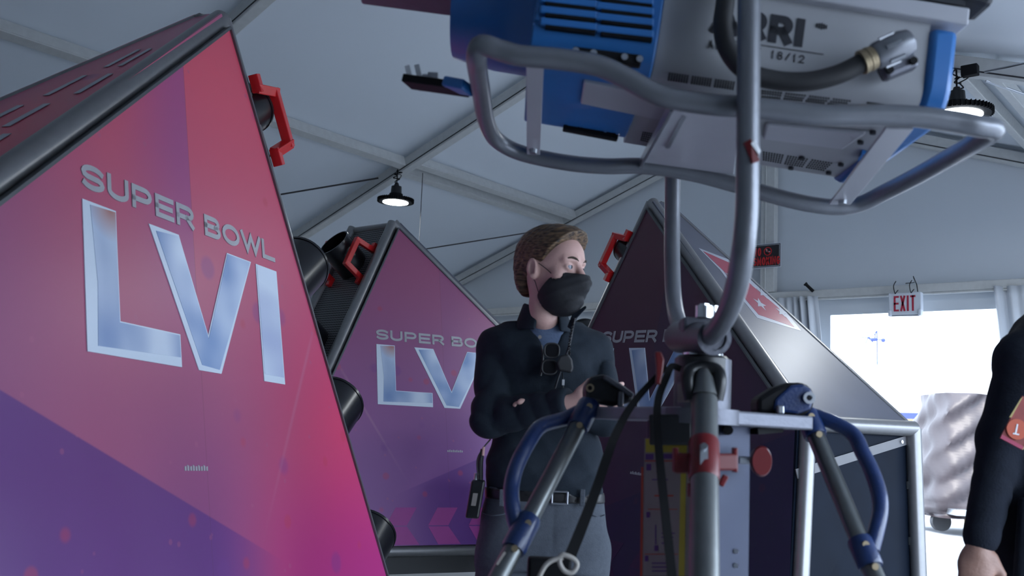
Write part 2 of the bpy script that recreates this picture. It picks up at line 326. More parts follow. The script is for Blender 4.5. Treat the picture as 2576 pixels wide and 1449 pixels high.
# gable rail, valance track and uprights
mb = MB(); mb.box(((XL+XQ)/2, GY+.0, RAIL-.045), ((XQ-XL)/2-.05, .045, .04)); mb.box(((XL+XQ)/2, GY-.035, RAIL-.098), ((XQ-XL)/2-.1, .012, .010)); st('trim_4', mb, 'beam', bevel=.006)
for px in (1935, ):
    x = onY(px, 600, GY)[0]; mb = MB(); mb.box((x, GY+.0, (zb(x)+RAIL)/2), (.075, .045, (zb(x)-RAIL)/2)); mb.box((x-.02, GY-.05, (zb(x)+RAIL)/2), (.006, .006, (zb(x)-RAIL)/2)); o = st('trim_5', mb, 'beam', bevel=.004)
    mb = MB(); mb.box((x, GY+.02, RAIL/2-.05), (.05, .03, RAIL/2-.05)); st('trim_5', mb, 'beam', bevel=.004)
for x in (XL+.1, XQ-.1):
    for Y in (-1.4, 1.3, 4.03, 6.72, GY): mb = MB(); mb.box((x, Y, zb(x)/2), (.06, .05, zb(x)/2-.01)); st('trim_6', mb, 'beam', bevel=.006)
# curtains gathered at the sides of the door
def curtain(x0, x1, sl, label, n=9, dx_bot=0, seed=1):
    rs = np.random.RandomState(seed); V = []; F = []; NU, NZ = n*10, 26; ph = rs.rand(6)*6
    for j in range(NZ+1):
        z = (RAIL-.10)*(1-j/NZ)+.03
        f = j/NZ
        for i in range(NU+1):
            u = i/NU; xx = x0+(x1-x0)*u + (sl(u, f)); yy = GY-.06-.045*math.sin(u*n*2*math.pi+ph[0]+.8*math.sin(f*3+ph[1])+1.2*math.sin(u*7))*(0.6+.4*math.sin(u*9+ph[2]))-.02*math.sin(u*37+f*2)
            V.append((xx, yy, z))
    for j in range(NZ):
        for i in range(NU): F.append((j*(NU+1)+i, j*(NU+1)+i+1, (j+1)*(NU+1)+i+1, (j+1)*(NU+1)+i))
    o = link('curtain', (V, F), 'curtain', smooth=60); s_ = o.modifiers.new('thickness', 'SOLIDIFY'); s_.thickness = .004
    tag(o, label, 'curtain', 'white vinyl curtains at the doorway'); return o
curtain(-4.5, -3.88, lambda u, f: .16*f*u+.05*math.sin(f*2.2)*u, 'white vinyl curtain bunched at the left side of the bright doorway', 8, seed=3)
curtain(-2.25, -1.35, lambda u, f: (.24*f)*(1-u), 'white vinyl curtain bunched at the right side of the doorway, beside the exit sign', 7, seed=5)
# short black torch stuck on the rail
a = onY(2046, 733, GY-.06); b = onY(2028, 716, GY-.10); mb = MB(); mb.cyl(a, b, .016); mb.cyl(b, b+(b-a)*.18, .020); tag(link('torch', mb, 'blackm', smooth=True, origin=a), 'short black stick resting on the door rail above the left curtain', 'torch')
# bracing cables
def cable(name, pts, r, m, label, cat='cable', group=None):
    mb = MB(); mb.tube(smooth_path(pts, 4) if len(pts) > 2 else pts, r, 6); return tag(link(name, mb, m, smooth=60, origin=pts[0]), label, cat, group)
nL = np.array([-TS, 0, 1.]); pL = (XR, 0, ZR+.03); nR = np.array([TS, 0, 1.])
def roofpt(x, y, n, dz=0): return onplane(x, y, (XR, 0, ZR+.03+dz), n)
cable('bracing_cable', [roofpt(600, 507, nL), roofpt(952, 448, nL)], .009, 'beamd', 'thin bracing cable running left from the hanging lamp node under the roof', group=None)
cable('bracing_cable', [roofpt(1060, 628, nL), roofpt(1400, 574, nL)], .008, 'beamd', 'thin bracing cable under the roof ending behind the man\'s head')
cable('bracing_cable', [roofpt(2478, 181, nR, -.03), roofpt(2640, 146, nR, -.03)], .008, 'steel', 'upper of the two bracing cables at the top right of the roof')
cable('bracing_cable', [roofpt(2480, 203, nR), roofpt(2640, 260, nR)], .009, 'steel', 'lower of the two bracing cables at the top right of the roof')
p = roofpt(2440, 178, nR, -.06); mb = MB(); mb.box(p, (.05, .03, .035)); tag(link('turnbuckle', mb, 'blackm', bevel=.006, origin=p), 'small dark cable bracket bolted to the rafter near the right lamp', 'bracket')
# high-bay lamps
def lamp(p, drop, label, r=.165):
    p = np.array(p); t = thing('hanging_lamp', p-np.array([0, 0, drop]), label, 'lamp', 'round LED lamps under the roof', yaw=False)
    z = p[2]-drop; c = np.array([p[0], p[1], z])
    mb = MB(); mb.ring(c, c+[0, 0, .035], r, r*.75)
    for k in range(48):
        a = 2*math.pi*k/48; d = np.array([math.cos(a), math.sin(a), 0]); mb.box(c+d*(r+.004)+[0, 0, .018], (.012, .0025, .018), [d, np.array([-d[1], d[0], 0]), np.array([0, 0, 1.])])
    mb.cyl(c+[0, 0, .035], c+[0, 0, .05], r*.97, r*.55, 40); mb.cyl(c+[0, 0, .05], c+[0, 0, .085], r*.42, r*.40, 30)
    link('lamp_housing', mb, 'blackm', t, smooth=True)
    mb = MB(); mb.cyl(c+[0, 0, -.004], c+[0, 0, .004], r*.76, seg=40); link('light_disc', mb, 'lampglow', t)
    mb = MB(); mb.cyl(c+[0, 0, .085], c+[0, 0, .16], .055, .05, 18); mb.cyl(c+[0, 0, .16], c+[0, 0, .19], .03, .02, 12); link('driver_box', mb, 'black', t, smooth=True)
    mb = MB(); rs = random.Random(int(p[0]*100)); P = [c+[0, 0, .18]]
    for k in range(10): P.append(c+np.array([rs.uniform(-.035, .035), rs.uniform(-.035, .035), .19+(drop-.19)*k/10]))
    P.append(p); mb.tube(smooth_path(P, 6), .005, 6); mb.tube(smooth_path([P[3], P[3]+[.05, 0, .02], P[6]+[.05, 0, .0], P[7]], 6), .004, 6); mb.tube([c+[0, 0, .17], p], .006, 6)
    link('hanging_cord', mb, 'blackm', t, smooth=True)
    ld = bpy.data.lights.new('lamp_light', 'AREA'); ld.shape = 'DISK'; ld.size = r*1.5; ld.energy = 14; ld.color = (.9, .96, 1)
    lo = bpy.data.objects.new('lamp_light', ld); COL.objects.link(lo); lo.location = Vector(c-[0, 0, .02]); lo.parent = t; lo.matrix_parent_inverse = t.matrix_basis.inverted()
def rayz(x, y, z): r = ray(x, y); return CAM+r*((z-CAM[2])/r[2])
pn = onplane(995, 430, (XR, 0, ZR), nL); q = ray(995, 509); c1 = CAM+q*((pn[1]-.0)/q[1]); lamp([c1[0], c1[1], zb(c1[0])], zb(c1[0])-c1[2], 'round LED lamp hanging from the roof node above the middle wedge')
q = ray(2408, 290); c2 = CAM+q*(6.62/q[1]); lamp([c2[0], c2[1], zb(c2[0])], zb(c2[0])-c2[2], 'bright round LED lamp at the top right beside the film light housing', .205)
print('lamps', c1, c2)
cable('hanging_line', [c1+[0.0, .35, .38], c1+[0.02, .35, -.9]], .004, 'beamd', 'thin line hanging straight down behind the left hanging lamp', 'line')
# exit sign
def frame_at(px, py, Y): o = onY(px, py, Y); return (o, np.array([1., 0, 0]), np.array([0, 0, 1.]), np.array([0, -1., 0]))
e = onY(2279, 796, GY-.12); t = thing('exit_sign', e, 'white plastic EXIT sign with red letters wired to the door rail', 'sign', yaw=False)
W2 = .148; x0 = e[0]
mb = MB(); mb.box((x0, e[1], e[2]+.115), (W2, .035, .105)); mb.box((x0-W2+.012, e[1]-.02, e[2]+.03), (.014, .03, .03)); mb.box((x0+W2-.012, e[1]-.02, e[2]+.03), (.014, .03, .03)); link('housing', mb, 'exitw', t, bevel=.008)
mb = MB(); mb.box((x0, e[1]-.0, e[2]+.008), (W2-.025, .03, .008)); link('downlight_strip', mb, 'chrome', t)
fr = (np.array([x0-.098, e[1]-.036, e[2]+.045]), np.array([1., 0, 0]), np.array([0, 0, 1.]), np.array([0, -1., 0]))
link('lettering', word('EXIT', 0, 0, .012, .047, .145, .017, fr, 0, .003, widths={'I': .02}), 'exitred', t)
for dx in (-.085, .06):
    mb = MB(); mb.tube(smooth_path([(x0+dx, e[1]-.01, RAIL+.02), (x0+dx-.012, e[1]-.04, RAIL-.03), (x0+dx, e[1]-.04, RAIL-.10), (x0+dx+.01, e[1]-.03, e[2]+.23), (x0+dx+.015, e[1], e[2]+.25)], 5), .004, 6); link('hanging_wire', mb, 'blackm', t, smooth=True)
mb = MB()
mb.tube([(x0-.0, e[1]-.0, RAIL-.005), (x0+.08, e[1], RAIL+.0), (x0+.07, e[1], RAIL+.06), (x0+.10, e[1], RAIL-.02), (x0+.11, e[1], e[2]+.22)], .004, 6); link('hanging_wire', mb, 'blackm', t, smooth=True)
# no smoking sign
fr = frame_at(1889, 677, GY-.06); o0 = fr[0]; w1 = onY(1965, 669, GY-.06)[0]-o0[0]; h1 = .255
# plate hangs a little tilted with the wall line
t = thing('no_smoking_sign', o0, 'black NO SMOKING sign with red letters on the tent upright', 'sign', yaw=False)
link('sign_border', MB().prism([(0, 0), (w1, 0), (w1, h1), (0, h1)], 0, .004, fr), 'exitw', t)
link('sign_plate', MB().prism([(.008, .008), (w1-.008, .008), (w1-.008, h1-.008), (.008, h1-.008)], .004, .006, fr), 'signblk', t)
bw = MB()
for (a_, b_, c_, d_) in ((.016, .016, w1-.016, .019), (.016, h1-.019, w1-.016, h1-.016), (.016, .016, .019, h1-.016), (w1-.019, .016, w1-.016, h1-.016)): bw.prism([(a_, b_), (c_, b_), (c_, d_), (a_, d_)], .006, .007, fr)
link('sign_line', bw, 'exitw', t)
mb = word('SMOKING', .028, .03, .008, .038, .085, .013, fr, .006, .009, widths={'I': .014, 'M': .044}); w2 = word('NO', .028, .13, .012, .038, .085, .013, fr, .006, .009); mb.add(w2.v, w2.f); link('lettering', mb, 'signred', t)
mb = MB(); cx, cy = .19, .172
mb.tube([fr[0]+fr[1]*(cx+.04*math.cos(a))+fr[2]*(cy+.04*math.sin(a))+fr[3]*.009 for a in np.linspace(0, 2*math.pi, 24)[:-1]], .0045, 6, closed=True); mb.tube([fr[0]+fr[1]*(cx-.028)+fr[2]*(cy+.028)+fr[3]*.009, fr[0]+fr[1]*(cx+.028)+fr[2]*(cy-.028)+fr[3]*.009], .004, 6); link('symbol_ring', mb, 'signred', t, smooth=True)
mb = MB(); mb.prism([(cx-.002, cy-.008), (cx+.025, cy-.008), (cx+.025, cy), (cx-.002, cy)], .006, .0085, fr); mb.tube(smooth_path([fr[0]+fr[1]*(cx+a)+fr[2]*(cy+b)+fr[3]*.008 for a, b in ((-.004, 0), (-.018, .006), (-.008, .016), (-.02, .026))], 4), .003, 6); link('symbol_cigarette', mb, 'exitw', t)
# ================================================================== OUTSIDE
mb = MB(); mb.box((-2, 60, -.06), (90, 90, .03)); tag(link('yard_ground', mb, 'asphalt'), 'sunlit pale asphalt ground outside the tent', 'ground', kind='structure')
BY = 44
def hz(px, py): return onY(px, py, BY)
zr_ = hz(2300, 924)[2]; t = thing('building', (hz(2300, 1000)[0], BY+3, 0), 'long low white building with a blue and tan stripe beyond the yard', 'building', yaw=False)
xb = hz(2300, 1000)[0]
mb = MB(); mb.box((xb, BY+4, zr_/2), (22, 4, zr_/2)); link('wall', mb, 'bld', t)
mb = MB(); mb.box((xb, BY+4, zr_+.04), (22.15, 4.15, .06)); link('roof_edge', mb, 'white', t)
for nm, a, b, m in (('blue_band', 1038, 1053, 'blds'), ('tan_band', 1054, 1069, 'bldt')):
    z0, z1 = hz(2280, b)[2], hz(2280, a)[2]; mb = MB(); mb.box((xb, BY-.02, (z0+z1)/2), (22, .02, (z1-z0)/2)); link(nm, mb, m, t)
# wind vane pole on the roof
pb = hz(2207, 924); pt = hz(2207, 832); t = thing('weather_mast', (pb[0], BY+.5, pb[2]+.1), 'thin weather mast with vane and cups on the building roof, seen through the doorway', 'mast', yaw=False)
def V_(px, py): q_ = onY(px, py, BY+.5); return q_
mb = MB(); mb.tube([V_(2207, 921.5), V_(2206, 832)], .035, 8); link('pole', mb, 'blds', t)
mb = MB(); mb.tube(smooth_path([V_(2206, 832), V_(2202, 838), V_(2201, 853)], 5), .03, 6); mb.tube([V_(2182, 850), V_(2222, 856)], .035, 6); link('cross_arm', mb, 'blds', t)
mb = MB(); mb.ell(V_(2199, 854), (.15, .1, .09)); link('sensor_body', mb, 'blds', t, smooth=True)
mb = MB()
for a in range(5): c = V_(2184, 850); mb.tube([c, c+np.array([.32*math.cos(a*1.257+.5), 0, .32*math.sin(a*1.257+.5)])], .028, 5)
link('propeller', mb, 'blds', t)
mb = MB(); mb.ell(V_(2222, 856), (.1, .1, .1)); mb.tube(smooth_path([V_(2217, 852), V_(2214, 843), V_(2220, 836), V_(2226, 840), V_(2230, 838)], 4), .02, 5); link('vane_tail', mb, 'blds', t)
# tarp covered cart
TB = 17.5
def KT(x, y, db=0): return K(x, y, TB+db)
t = thing('covered_cart', (K(2380, 1320, TB)[0], TB, 0), 'cart wrapped in a shiny crumpled brownish tarp outside the doorway', 'cart')
NU, NV = 60, 44; V = []; F = []
left = [(2348, 990), (2335, 1040), (2320, 1100), (2304, 1165), (2302, 1230), (2303, 1285), (2310, 1312)]
ys = [q_[1] for q_ in left]; xs = [q_[0] for q_ in left]
rs = np.random.RandomState(4)
def top_prof(u): return np.interp(u, [0, .08, .3, 1], [990, 992, 999, 1008])
for j in range(NV+1):
    f = j/NV
    for i in range(NU+1):
        a = 2*math.pi*i/NU      # loop around the cart
        ca, sa = math.cos(a), math.sin(a); sq = (abs(ca)**5+abs(sa)**5)**(-.2); ux, uy = ca*sq, sa*sq
        yy = 990+f*322; xl = np.interp(yy, ys, xs); xr_ = 2560+10*f
        px_ = (xl+xr_)/2+(xr_-xl)/2*ux; z = K(px_, yy+8*(ux+1)*(1-f), TB)[2]
        r_ = 1+.035*math.sin(a*7+f*6)*f+.02*math.sin(a*17-f*9)+(.05*max(0, f-.78)/.22)*math.sin(f*70+a*3+ux*2)
        ctr = K((xl+xr_)/2, yy, TB)[0]; hx = K(px_, yy, TB)[0]-ctr
        V.append((ctr+hx*r_+.03*math.sin(f*22+a*5), TB+(.75+.25*f)*uy*r_+.06*math.sin(px_*.07+f*30)+.0, max(.25, z+.0)))
for j in range(NV):
    for i in range(NU): F.append((j*(NU+1)+i, j*(NU+1)+i+1, (j+1)*(NU+1)+i+1, (j+1)*(NU+1)+i))
F.append(tuple(range(NU)))
yl('tarp_cover', (V, F), 'tarp', t, smooth=75)
c = K(2366, 1313, TB-.35); mb = MB(); mb.cyl(c-[.05, 0, 0], c+[.06, 0, 0], .15, seg=28); mb.v = [tuple(q_) for q_ in mb.v]; 
mb = MB(); mb.cyl([c[0], c[1]-.06, .16], [c[0], c[1]+.06, .16], .16, seg=28); yl('wheel', mb, 'rubber', t, smooth=True)
mb = MB(); mb.cyl([c[0]+1.3, c[1]-.06, .16], [c[0]+1.3, c[1]+.06, .16], .16, seg=28); yl('wheel', mb, 'rubber', t, smooth=True)
c = K(2440, 1312, TB-.7); mb = MB(); mb.box((c[0]+.3, c[1], .36), (.75, .5, .05)); yl('deck', mb, 'steel', t, bevel=.01)
mb = MB(); mb.box((c[0]-.05, c[1]-.3, .22), (.16, .05, .09)); yl('deck_support', mb, 'bldt', t)
# ================================================================== WEDGE PROPS
def art_material(dim=0, violet=0):
    m = bpy.data.materials.new('printed_wrap'); m.use_nodes = True; nt = m.node_tree; N = nt.nodes; L = nt.links; b = N['Principled BSDF']
    b.inputs['Roughness'].default_value = .34; b.inputs['Specular IOR Level'].default_value = .5
    tc = N.new('ShaderNodeTexCoord'); sp = N.new('ShaderNodeSeparateXYZ'); L.new(tc.outputs['Object'], sp.inputs[0])
    def MA(op, a, b_=None, c=None, cl=False):
        n = N.new('ShaderNodeMath'); n.operation = op; n.use_clamp = cl
        for i, v in enumerate((a, b_, c)):
            if v is None: continue
            if isinstance(v, (int, float)): n.inputs[i].default_value = v
            else: L.new(v, n.inputs[i])
        return n.outputs[0]
    def MX(f, a, b_):
        n = N.new('ShaderNodeMix'); n.data_type = 'RGBA'
        for i, v in ((0, f), (6, a), (7, b_)):
            if isinstance(v, tuple): n.inputs[i].default_value = v+(1,)
            elif isinstance(v, (int, float)): n.inputs[i].default_value = v
            else: L.new(v, n.inputs[i])
        return n.outputs[2]
    def smooth(v, a, c): n = N.new('ShaderNodeMapRange'); n.interpolation_type = 'SMOOTHSTEP'; n.inputs[1].default_value = a; n.inputs[2].default_value = c; L.new(v, n.inputs[0]); return n.outputs[0]
    x, y = sp.outputs[0], sp.outputs[1]      # x mirrored per prop so that the steep side is at +x ; x in 0..2, y -1..1.4
    red, mag, pur, dpur, mauve, crim = (.80, .10, .15), (.46, .030, .19), (.17, .05, .28), (.095, .030, .20), (.44, .105, .20), (.68, .060, .15)
    c = MX(smooth(y, 1.35, -.2), red, mauve)                       # top red fading to mauve
    c = MX(smooth(x, .2, -.7), c, (.26, .085, .20))
    c = MX(MA('MULTIPLY', smooth(x, .55, 1.5), smooth(y, .9, -.2)), c, crim)
    c = MX(MA('MULTIPLY', smooth(y, -.1, -.75), smooth(x, .4, 1.2)), c, mag)
    # vertical violet streak left of the seam
    st_ = MA('MULTIPLY', MA('MULTIPLY', smooth(x, .1, .5), MA('LESS_THAN', x, .527)), smooth(y, -.2, .8)); c = MX(MA('MULTIPLY', st_, .55), c, (.22, .07, .30))
    if violet: c = MX(.90, c, MX(smooth(y, 1.2, -.6), (.32, .10, .20), (.24, .11, .32)))
    # lower dark band under the rising line y = -.247 - .394 x   (towards -x side)
    ln = MA('SUBTRACT', MA('ADD', MA('MULTIPLY', x, -.394), -.247), y)
    dark = MA('MULTIPLY', MA('MULTIPLY', smooth(ln, -.004, .004), smooth(x, 1.0, .5)), 1.)
    low = MX(smooth(y, -.3, -.95), dpur, (.10, .036, .25)); c = MX(MA('MULTIPLY', dark, .85), c, low)
    # violet glow along the middle
    g = MA('MULTIPLY', smooth(y, .1, -.5), MA('MULTIPLY', smooth(x, -.1, .45), MA('SUBTRACT', 1., smooth(x, .5, .95)))); c = MX(MA('MULTIPLY', g, .42), c, (.15, .04, .23))
    # blurred confetti dots
    for sc, th, cc in ((3.2, .16, (.17, .05, .26)), (4.3, .13, (.55, .05, .07)), (9., .10, (.45, .12, .22))):
        vo = N.new('ShaderNodeTexVoronoi'); vo.inputs['Scale'].default_value = sc; L.new(tc.outputs['Object'], vo.inputs['Vector'])
        f = smooth(vo.outputs['Distance'], th, th*.55); c = MX(MA('MULTIPLY', f, .38), c, cc)
    # fold crease of the vinyl and a pale ray
    d = MA('ABSOLUTE', MA('SUBTRACT', MA('ADD', x, MA('MULTIPLY', y, -.62)), 1.17)); ra = MA('MULTIPLY', smooth(d, .018, 0), MA('MULTIPLY', smooth(y, -.62, .0), smooth(y, .32, .1))); c = MX(MA('MULTIPLY', ra, .28), c, (.6, .3, .4))
    sm_ = MA('LESS_THAN', MA('ABSOLUTE', MA('SUBTRACT', x, .528)), .0016); c = MX(MA('MULTIPLY', sm_, .3), c, (.1, .03, .06))
    no = N.new('ShaderNodeTexNoise'); no.inputs['Scale'].default_value = 1.6; no.inputs['Detail'].default_value = 2; L.new(tc.outputs['Object'], no.inputs['Vector'])
    c = MX(MA('MULTIPLY', no.outputs['Fac'], .18), c, (.2, .06, .2))
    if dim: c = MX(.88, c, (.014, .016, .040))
    L.new(c, b.inputs['Base Color'])
    n2 = N.new('ShaderNodeTexNoise'); n2.inputs['Scale'].default_value = 3; L.new(tc.outputs['Object'], n2.inputs['Vector']); bp = N.new('ShaderNodeBump'); bp.inputs['Strength'].default_value = .04; L.new(n2.outputs['Fac'], bp.inputs['Height']); L.new(bp.outputs[0], b.inputs['Normal'])
    return m
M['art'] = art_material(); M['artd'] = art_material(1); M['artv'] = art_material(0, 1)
def letter_material(name, lo, hi, orange=False, sc=(2.2, 5.)):
    m = bpy.data.materials.new(name); m.use_nodes = True; nt = m.node_tree; N = nt.nodes; L = nt.links; b = N['Principled BSDF']; b.inputs['Roughness'].default_value = .3
    tc = N.new('ShaderNodeTexCoord'); mp = N.new('ShaderNodeMapping'); mp.inputs['Scale'].default_value = (sc[0], sc[1], 1); no = N.new('ShaderNodeTexNoise'); no.inputs['Scale'].default_value = 1.; no.inputs['Detail'].default_value = 1
    L.new(tc.outputs['Object'], mp.inputs[0]); L.new(mp.outputs[0], no.inputs['Vector']); cr = N.new('ShaderNodeValToRGB'); e = cr.color_ramp.elements
    e[0].position = .34; e[0].color = lo+(1,); e[1].position = .62; e[1].color = hi+(1,); x = e.new(.47); x.color = tuple((a*.6+c*.4) for a, c in zip(lo, hi))+(1,)
    L.new(no.outputs['Fac'], cr.inputs[0]); last = cr.outputs[0]
    if orange:
        sp = N.new('ShaderNodeVectorMath'); sp.operation = 'DISTANCE'; sp.inputs[1].default_value = orange; L.new(tc.outputs['Object'], sp.inputs[0]); mr = N.new('ShaderNodeMapRange'); mr.inputs[1].default_value = .10; mr.inputs[2].default_value = .01; L.new(sp.outputs['Value'], mr.inputs[0])
        mx = N.new('ShaderNodeMix'); mx.data_type = 'RGBA'; mx.inputs[7].default_value = (.46, .20, .17, 1); L.new(mr.outputs[0], mx.inputs[0]); L.new(last, mx.inputs[6]); last = mx.outputs[2]
    L.new(last, b.inputs['Base Color']); return m
M['lvi_edge'] = mat('letter_silver', (.70, .79, .90), .35, 0, .05, 5)
M['lvi_L'] = letter_material('letter_sky', (.20, .31, .55), (.66, .75, .88), (.115, .43, 0.0), (5, 2.5)); M['lvi_V'] = letter_material('letter_sky_blue', (.20, .32, .58), (.68, .78, .92), sc=(4., 4.)); M['lvi_I'] = letter_material('letter_sky_lilac', (.44, .50, .72), (.70, .79, .92), sc=(2, 4))
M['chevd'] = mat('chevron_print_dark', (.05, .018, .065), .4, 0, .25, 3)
M['sub'] = mat('letter_pale', (.42, .42, .45), .35, 0, .25, 9)
M['chev'] = mat('chevron_print', (.34, .05, .26), .4, 0, .25, 3)
def mesh_material():
    m = bpy.data.materials.new('perforated_steel'); m.use_nodes = True; nt = m.node_tree; N = nt.nodes; L = nt.links; b = N['Principled BSDF']; b.inputs['Roughness'].default_value = .45; b.inputs['Metallic'].default_value = .5
    tc = N.new('ShaderNodeTexCoord'); sp = N.new('ShaderNodeSeparateXYZ'); L.new(tc.outputs['Object'], sp.inputs[0])
    def MA(op, a, c=None):
        n = N.new('ShaderNodeMath'); n.operation = op
        for i, v in enumerate((a, c)):
            if v is None: continue
            if isinstance(v, (int, float)): n.inputs[i].default_value = v
            else: L.new(v, n.inputs[i])
        return n.outputs[0]
    k = 2*math.pi/.040
    a = MA('MULTIPLY', MA('SINE', MA('MULTIPLY', sp.outputs[0], k)), MA('SINE', MA('MULTIPLY', sp.outputs[1], k)))
    g = MA('GREATER_THAN', a, .30); g2 = MA('LESS_THAN', a, -.30); h = MA('MAXIMUM', g, g2)
    mx = N.new('ShaderNodeMix'); mx.data_type = 'RGBA'; mx.inputs[6].default_value = (.26, .26, .27, 1); mx.inputs[7].default_value = (.004, .004, .005, 1); L.new(h, mx.inputs[0]); L.new(mx.outputs[2], b.inputs['Base Color'])
    return m
M['mesh'] = mesh_material()
def wedge(pose, mirror, wA, backA, wC, label, adj, cann=4):
    az, le, ro, o = pose; a = math.radians(az); l = math.radians(le); r_ = math.radians(ro)
    H = np.array([math.sin(a), math.cos(a), 0]); out = np.array([math.cos(a), -math.sin(a), 0]); U = np.array([0, 0, 1.])*math.cos(l)-out*math.sin(l)
    c, s_ = math.cos(r_), math.sin(r_); H, U = H*c+U*s_, U*c-H*s_; Nn = np.cross(H, U); o = np.array(o, float)
    if Nn @ out < 0: Nn = -Nn
    Hh = nrm(H*[1, 1, 0])
    mx = (lambda h: 1.05-h) if mirror else (lambda h: h)
    def F3(h, v, n=0.): return o+H*mx(h)+U*v+Nn*n
    sg = -1 if mirror else 1
    MF = Matrix(((H[0]*-sg, U[0], Nn[0], 0), (H[1]*-sg, U[1], Nn[1], 0), (H[2]*-sg, U[2], Nn[2], 0), (0, 0, 0, 1)))   # art frame, steep side at +x
    oa = F3(1.05, 0) ; MF.translation = Vector(oa)
    # corners in canonical coords (steep side at low h)
    A = (.20, 1.40); B = (-.86, -.985); D = (1.86, -.985); Cc = (1.72, .06)
    root = thing('wedge_prop', F3(.5, -.985)*[1, 1, 0]+np.array([0, 0, 0.]), label, 'stage prop', 'wedge-shaped stage props', yaw=False)
    inv_ = root.matrix_basis.inverted()
    def part(name, mb, m, mtx=None, par=root, **k):
        return link(name, mb, m, par, mtx=mtx if mtx is not None else Matrix.Identity(4), **k)
    bk = -nrm(out)
    A1 = F3(*A)+np.array(backA); C1 = F3(*Cc)+bk*wC; B1 = F3(*B)+bk*.30; D1 = C1+nrm(F3(1, 0)-F3(0, 0))*.03; D1[2] = F3(*D)[2]
    A0, B0, C0, D0 = [F3(*q) for q in (A, B, Cc, D)]
    if adj == 2:
        r_ = ray(885, 577); A1 = CAM+r_*((A0[2]-CH)/r_[2]); dr = A1-A0; r_ = ray(790, 760)
        sol = np.linalg.solve(np.stack([B0-A0, dr, -r_], 1), CAM-A0); Q_ = CAM+r_*sol[2]; B1 = A1+(Q_-A1)*((A0[2]-B0[2])/(A0[2]-Q_[2])); print('P2 ridge', np.linalg.norm(dr), 'w', sol, A0, A1, B0, B1)
    # front printed panel
    ins = .028
    pan = [(A[0]+.003, A[1]-.058), (Cc[0]-.035, Cc[1]-.020), (D[0]-.02, D[1]+.035), (B[0]+.02, B[1]+.035)]
    mb = MB(); P = [F3(*q) for q in pan]; 
    Mi = MF.inverted(); toL = lambda p: np.array(Mi @ Vector(p))
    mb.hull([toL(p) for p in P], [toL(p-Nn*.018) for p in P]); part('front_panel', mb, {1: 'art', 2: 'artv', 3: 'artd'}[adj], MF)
    # edge strips of the panel
    mb = MB()
    for p, q in ((P[0], P[3]), (P[0], P[1])): mb.bar(p-Nn*.006, q-Nn*.006, .010, .030, up=Nn)
    part('panel_edge', mb, 'tubed')
    # lettering in the unmirrored text frame
    MT = Matrix(((H[0], U[0], Nn[0], o[0]), (H[1], U[1], Nn[1], o[1]), (H[2], U[2], Nn[2], o[2]), (0, 0, 0, 1))); fr = (np.zeros(3), np.array([1., 0, 0]), np.array([0, 1., 0]), np.array([0, 0, 1.]))
    if np.linalg.det(np.array(MT.to_3x3())) < 0: raise ValueError
    def lt(name, polys, m, d0, d1, par=root):
        mb = MB()
        for p in polys: mb.prism(p, d0, d1, fr)
        return part(name, mb, m, MT, par)
    Lo = lt('letter', [[(0, 0), (.422, 0), (.422, .103), (.14, .103), (.14, .43), (0, .43)]], 'lvi_edge', 0, .003)
    Lo2 = lt('letter_inlay', [[(.042, .02), (.417, .030), (.417, .099), (.136, .099), (.136, .425), (.03, .42), (.05, .2)]], 'lvi_L', .003, .0042, Lo)
    Vo = lt('letter', [[(.292, .43), (.512, 0), (.638, 0), (.875, .43), (.72, .43), (.575, .12), (.443, .43)]], 'lvi_edge', 0, .003)
    lt('letter_inlay', [[(.325, .415), (.53, .018), (.628, .012), (.866, .426), (.722, .426), (.575, .108), (.440, .424)]], 'lvi_V', .003, .0042, Vo)
    Io = lt('letter', [[(.908, 0), (1.055, 0), (1.055, .43), (.908, .43)]], 'lvi_edge', 0, .003)
    lt('letter_inlay', [[(.914, .025), (1.049, .025), (1.049, .425), (.914, .425)]], 'lvi_I', .003, .0042, Io)
    adv = [.104, .100, .103, .103, .186-.012+.0, 0, .0]
    xs_ = dict(zip(range(10), [.0, .108, .218, .330, .438, 0, .594, .700, .818, .962])); yb = .465; hh = .075
    for i, ch in enumerate('SUPER BOWL'):
        if ch == ' ': continue
        wd = {'W': .135, 'L': .09, 'O': .108}.get(ch, .094); mb = MB(); strokes(mb, ch, xs_[i], yb, wd, hh, .0165, fr, 0, .003); part('small_letter', mb, 'sub', MT)
    # chevrons at the foot of the steep side
    for k in range(5):
        x0 = .112+k*.312
        if x0 > 1.5: break
        mb = MB()
        for q in ([(x0, -.70), (x0+.155, -.70), (x0+.077, -.819), (x0-.076, -.819)], [(x0-.076, -.826), (x0+.077, -.826), (x0+.165, -.945), (x0-.006, -.945)]):
            mb.prism([tuple(toL(F3(*p))[:2]) for p in q] if True else q, .0004, .0016, fr)
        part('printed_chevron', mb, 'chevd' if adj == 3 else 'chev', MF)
    # small web address line
    mb = MB()
    for k in range(9): mb.prism([tuple(toL(F3(.52+k*.014+d_, -.315+e_))[:2]) for d_, e_ in ((0, 0), (.009, 0), (.009, .012+.006*(k % 2)), (0, .014))], .0004, .0016, fr)
    part('printed_line', mb, 'sub', MF)
    # tube frame
    R = .040
    def tub(name, p, q, r=R, m='tube'):
        mb = MB(); mb.tube([p, q], r, 20); return part(name, mb, m, smooth=True)
    i0 = -Nn*.050
    nb_ = nrm(np.cross(C1-A1, D1-A1)); nb_ = nb_ if nb_ @ bk > 0 else -nb_; i1 = -nb_*.03
    slo = nrm(F3(*Cc)-F3(*A)); ste = nrm(F3(*B)-F3(*A)); oslo = nrm(np.cross(slo, Nn)); oslo = oslo if oslo[2] > 0 else -oslo; oste = nrm(np.cross(ste, Nn)); oste = oste if oste @ (F3(-1, 0)-F3(0, 0)) > 0 else -oste
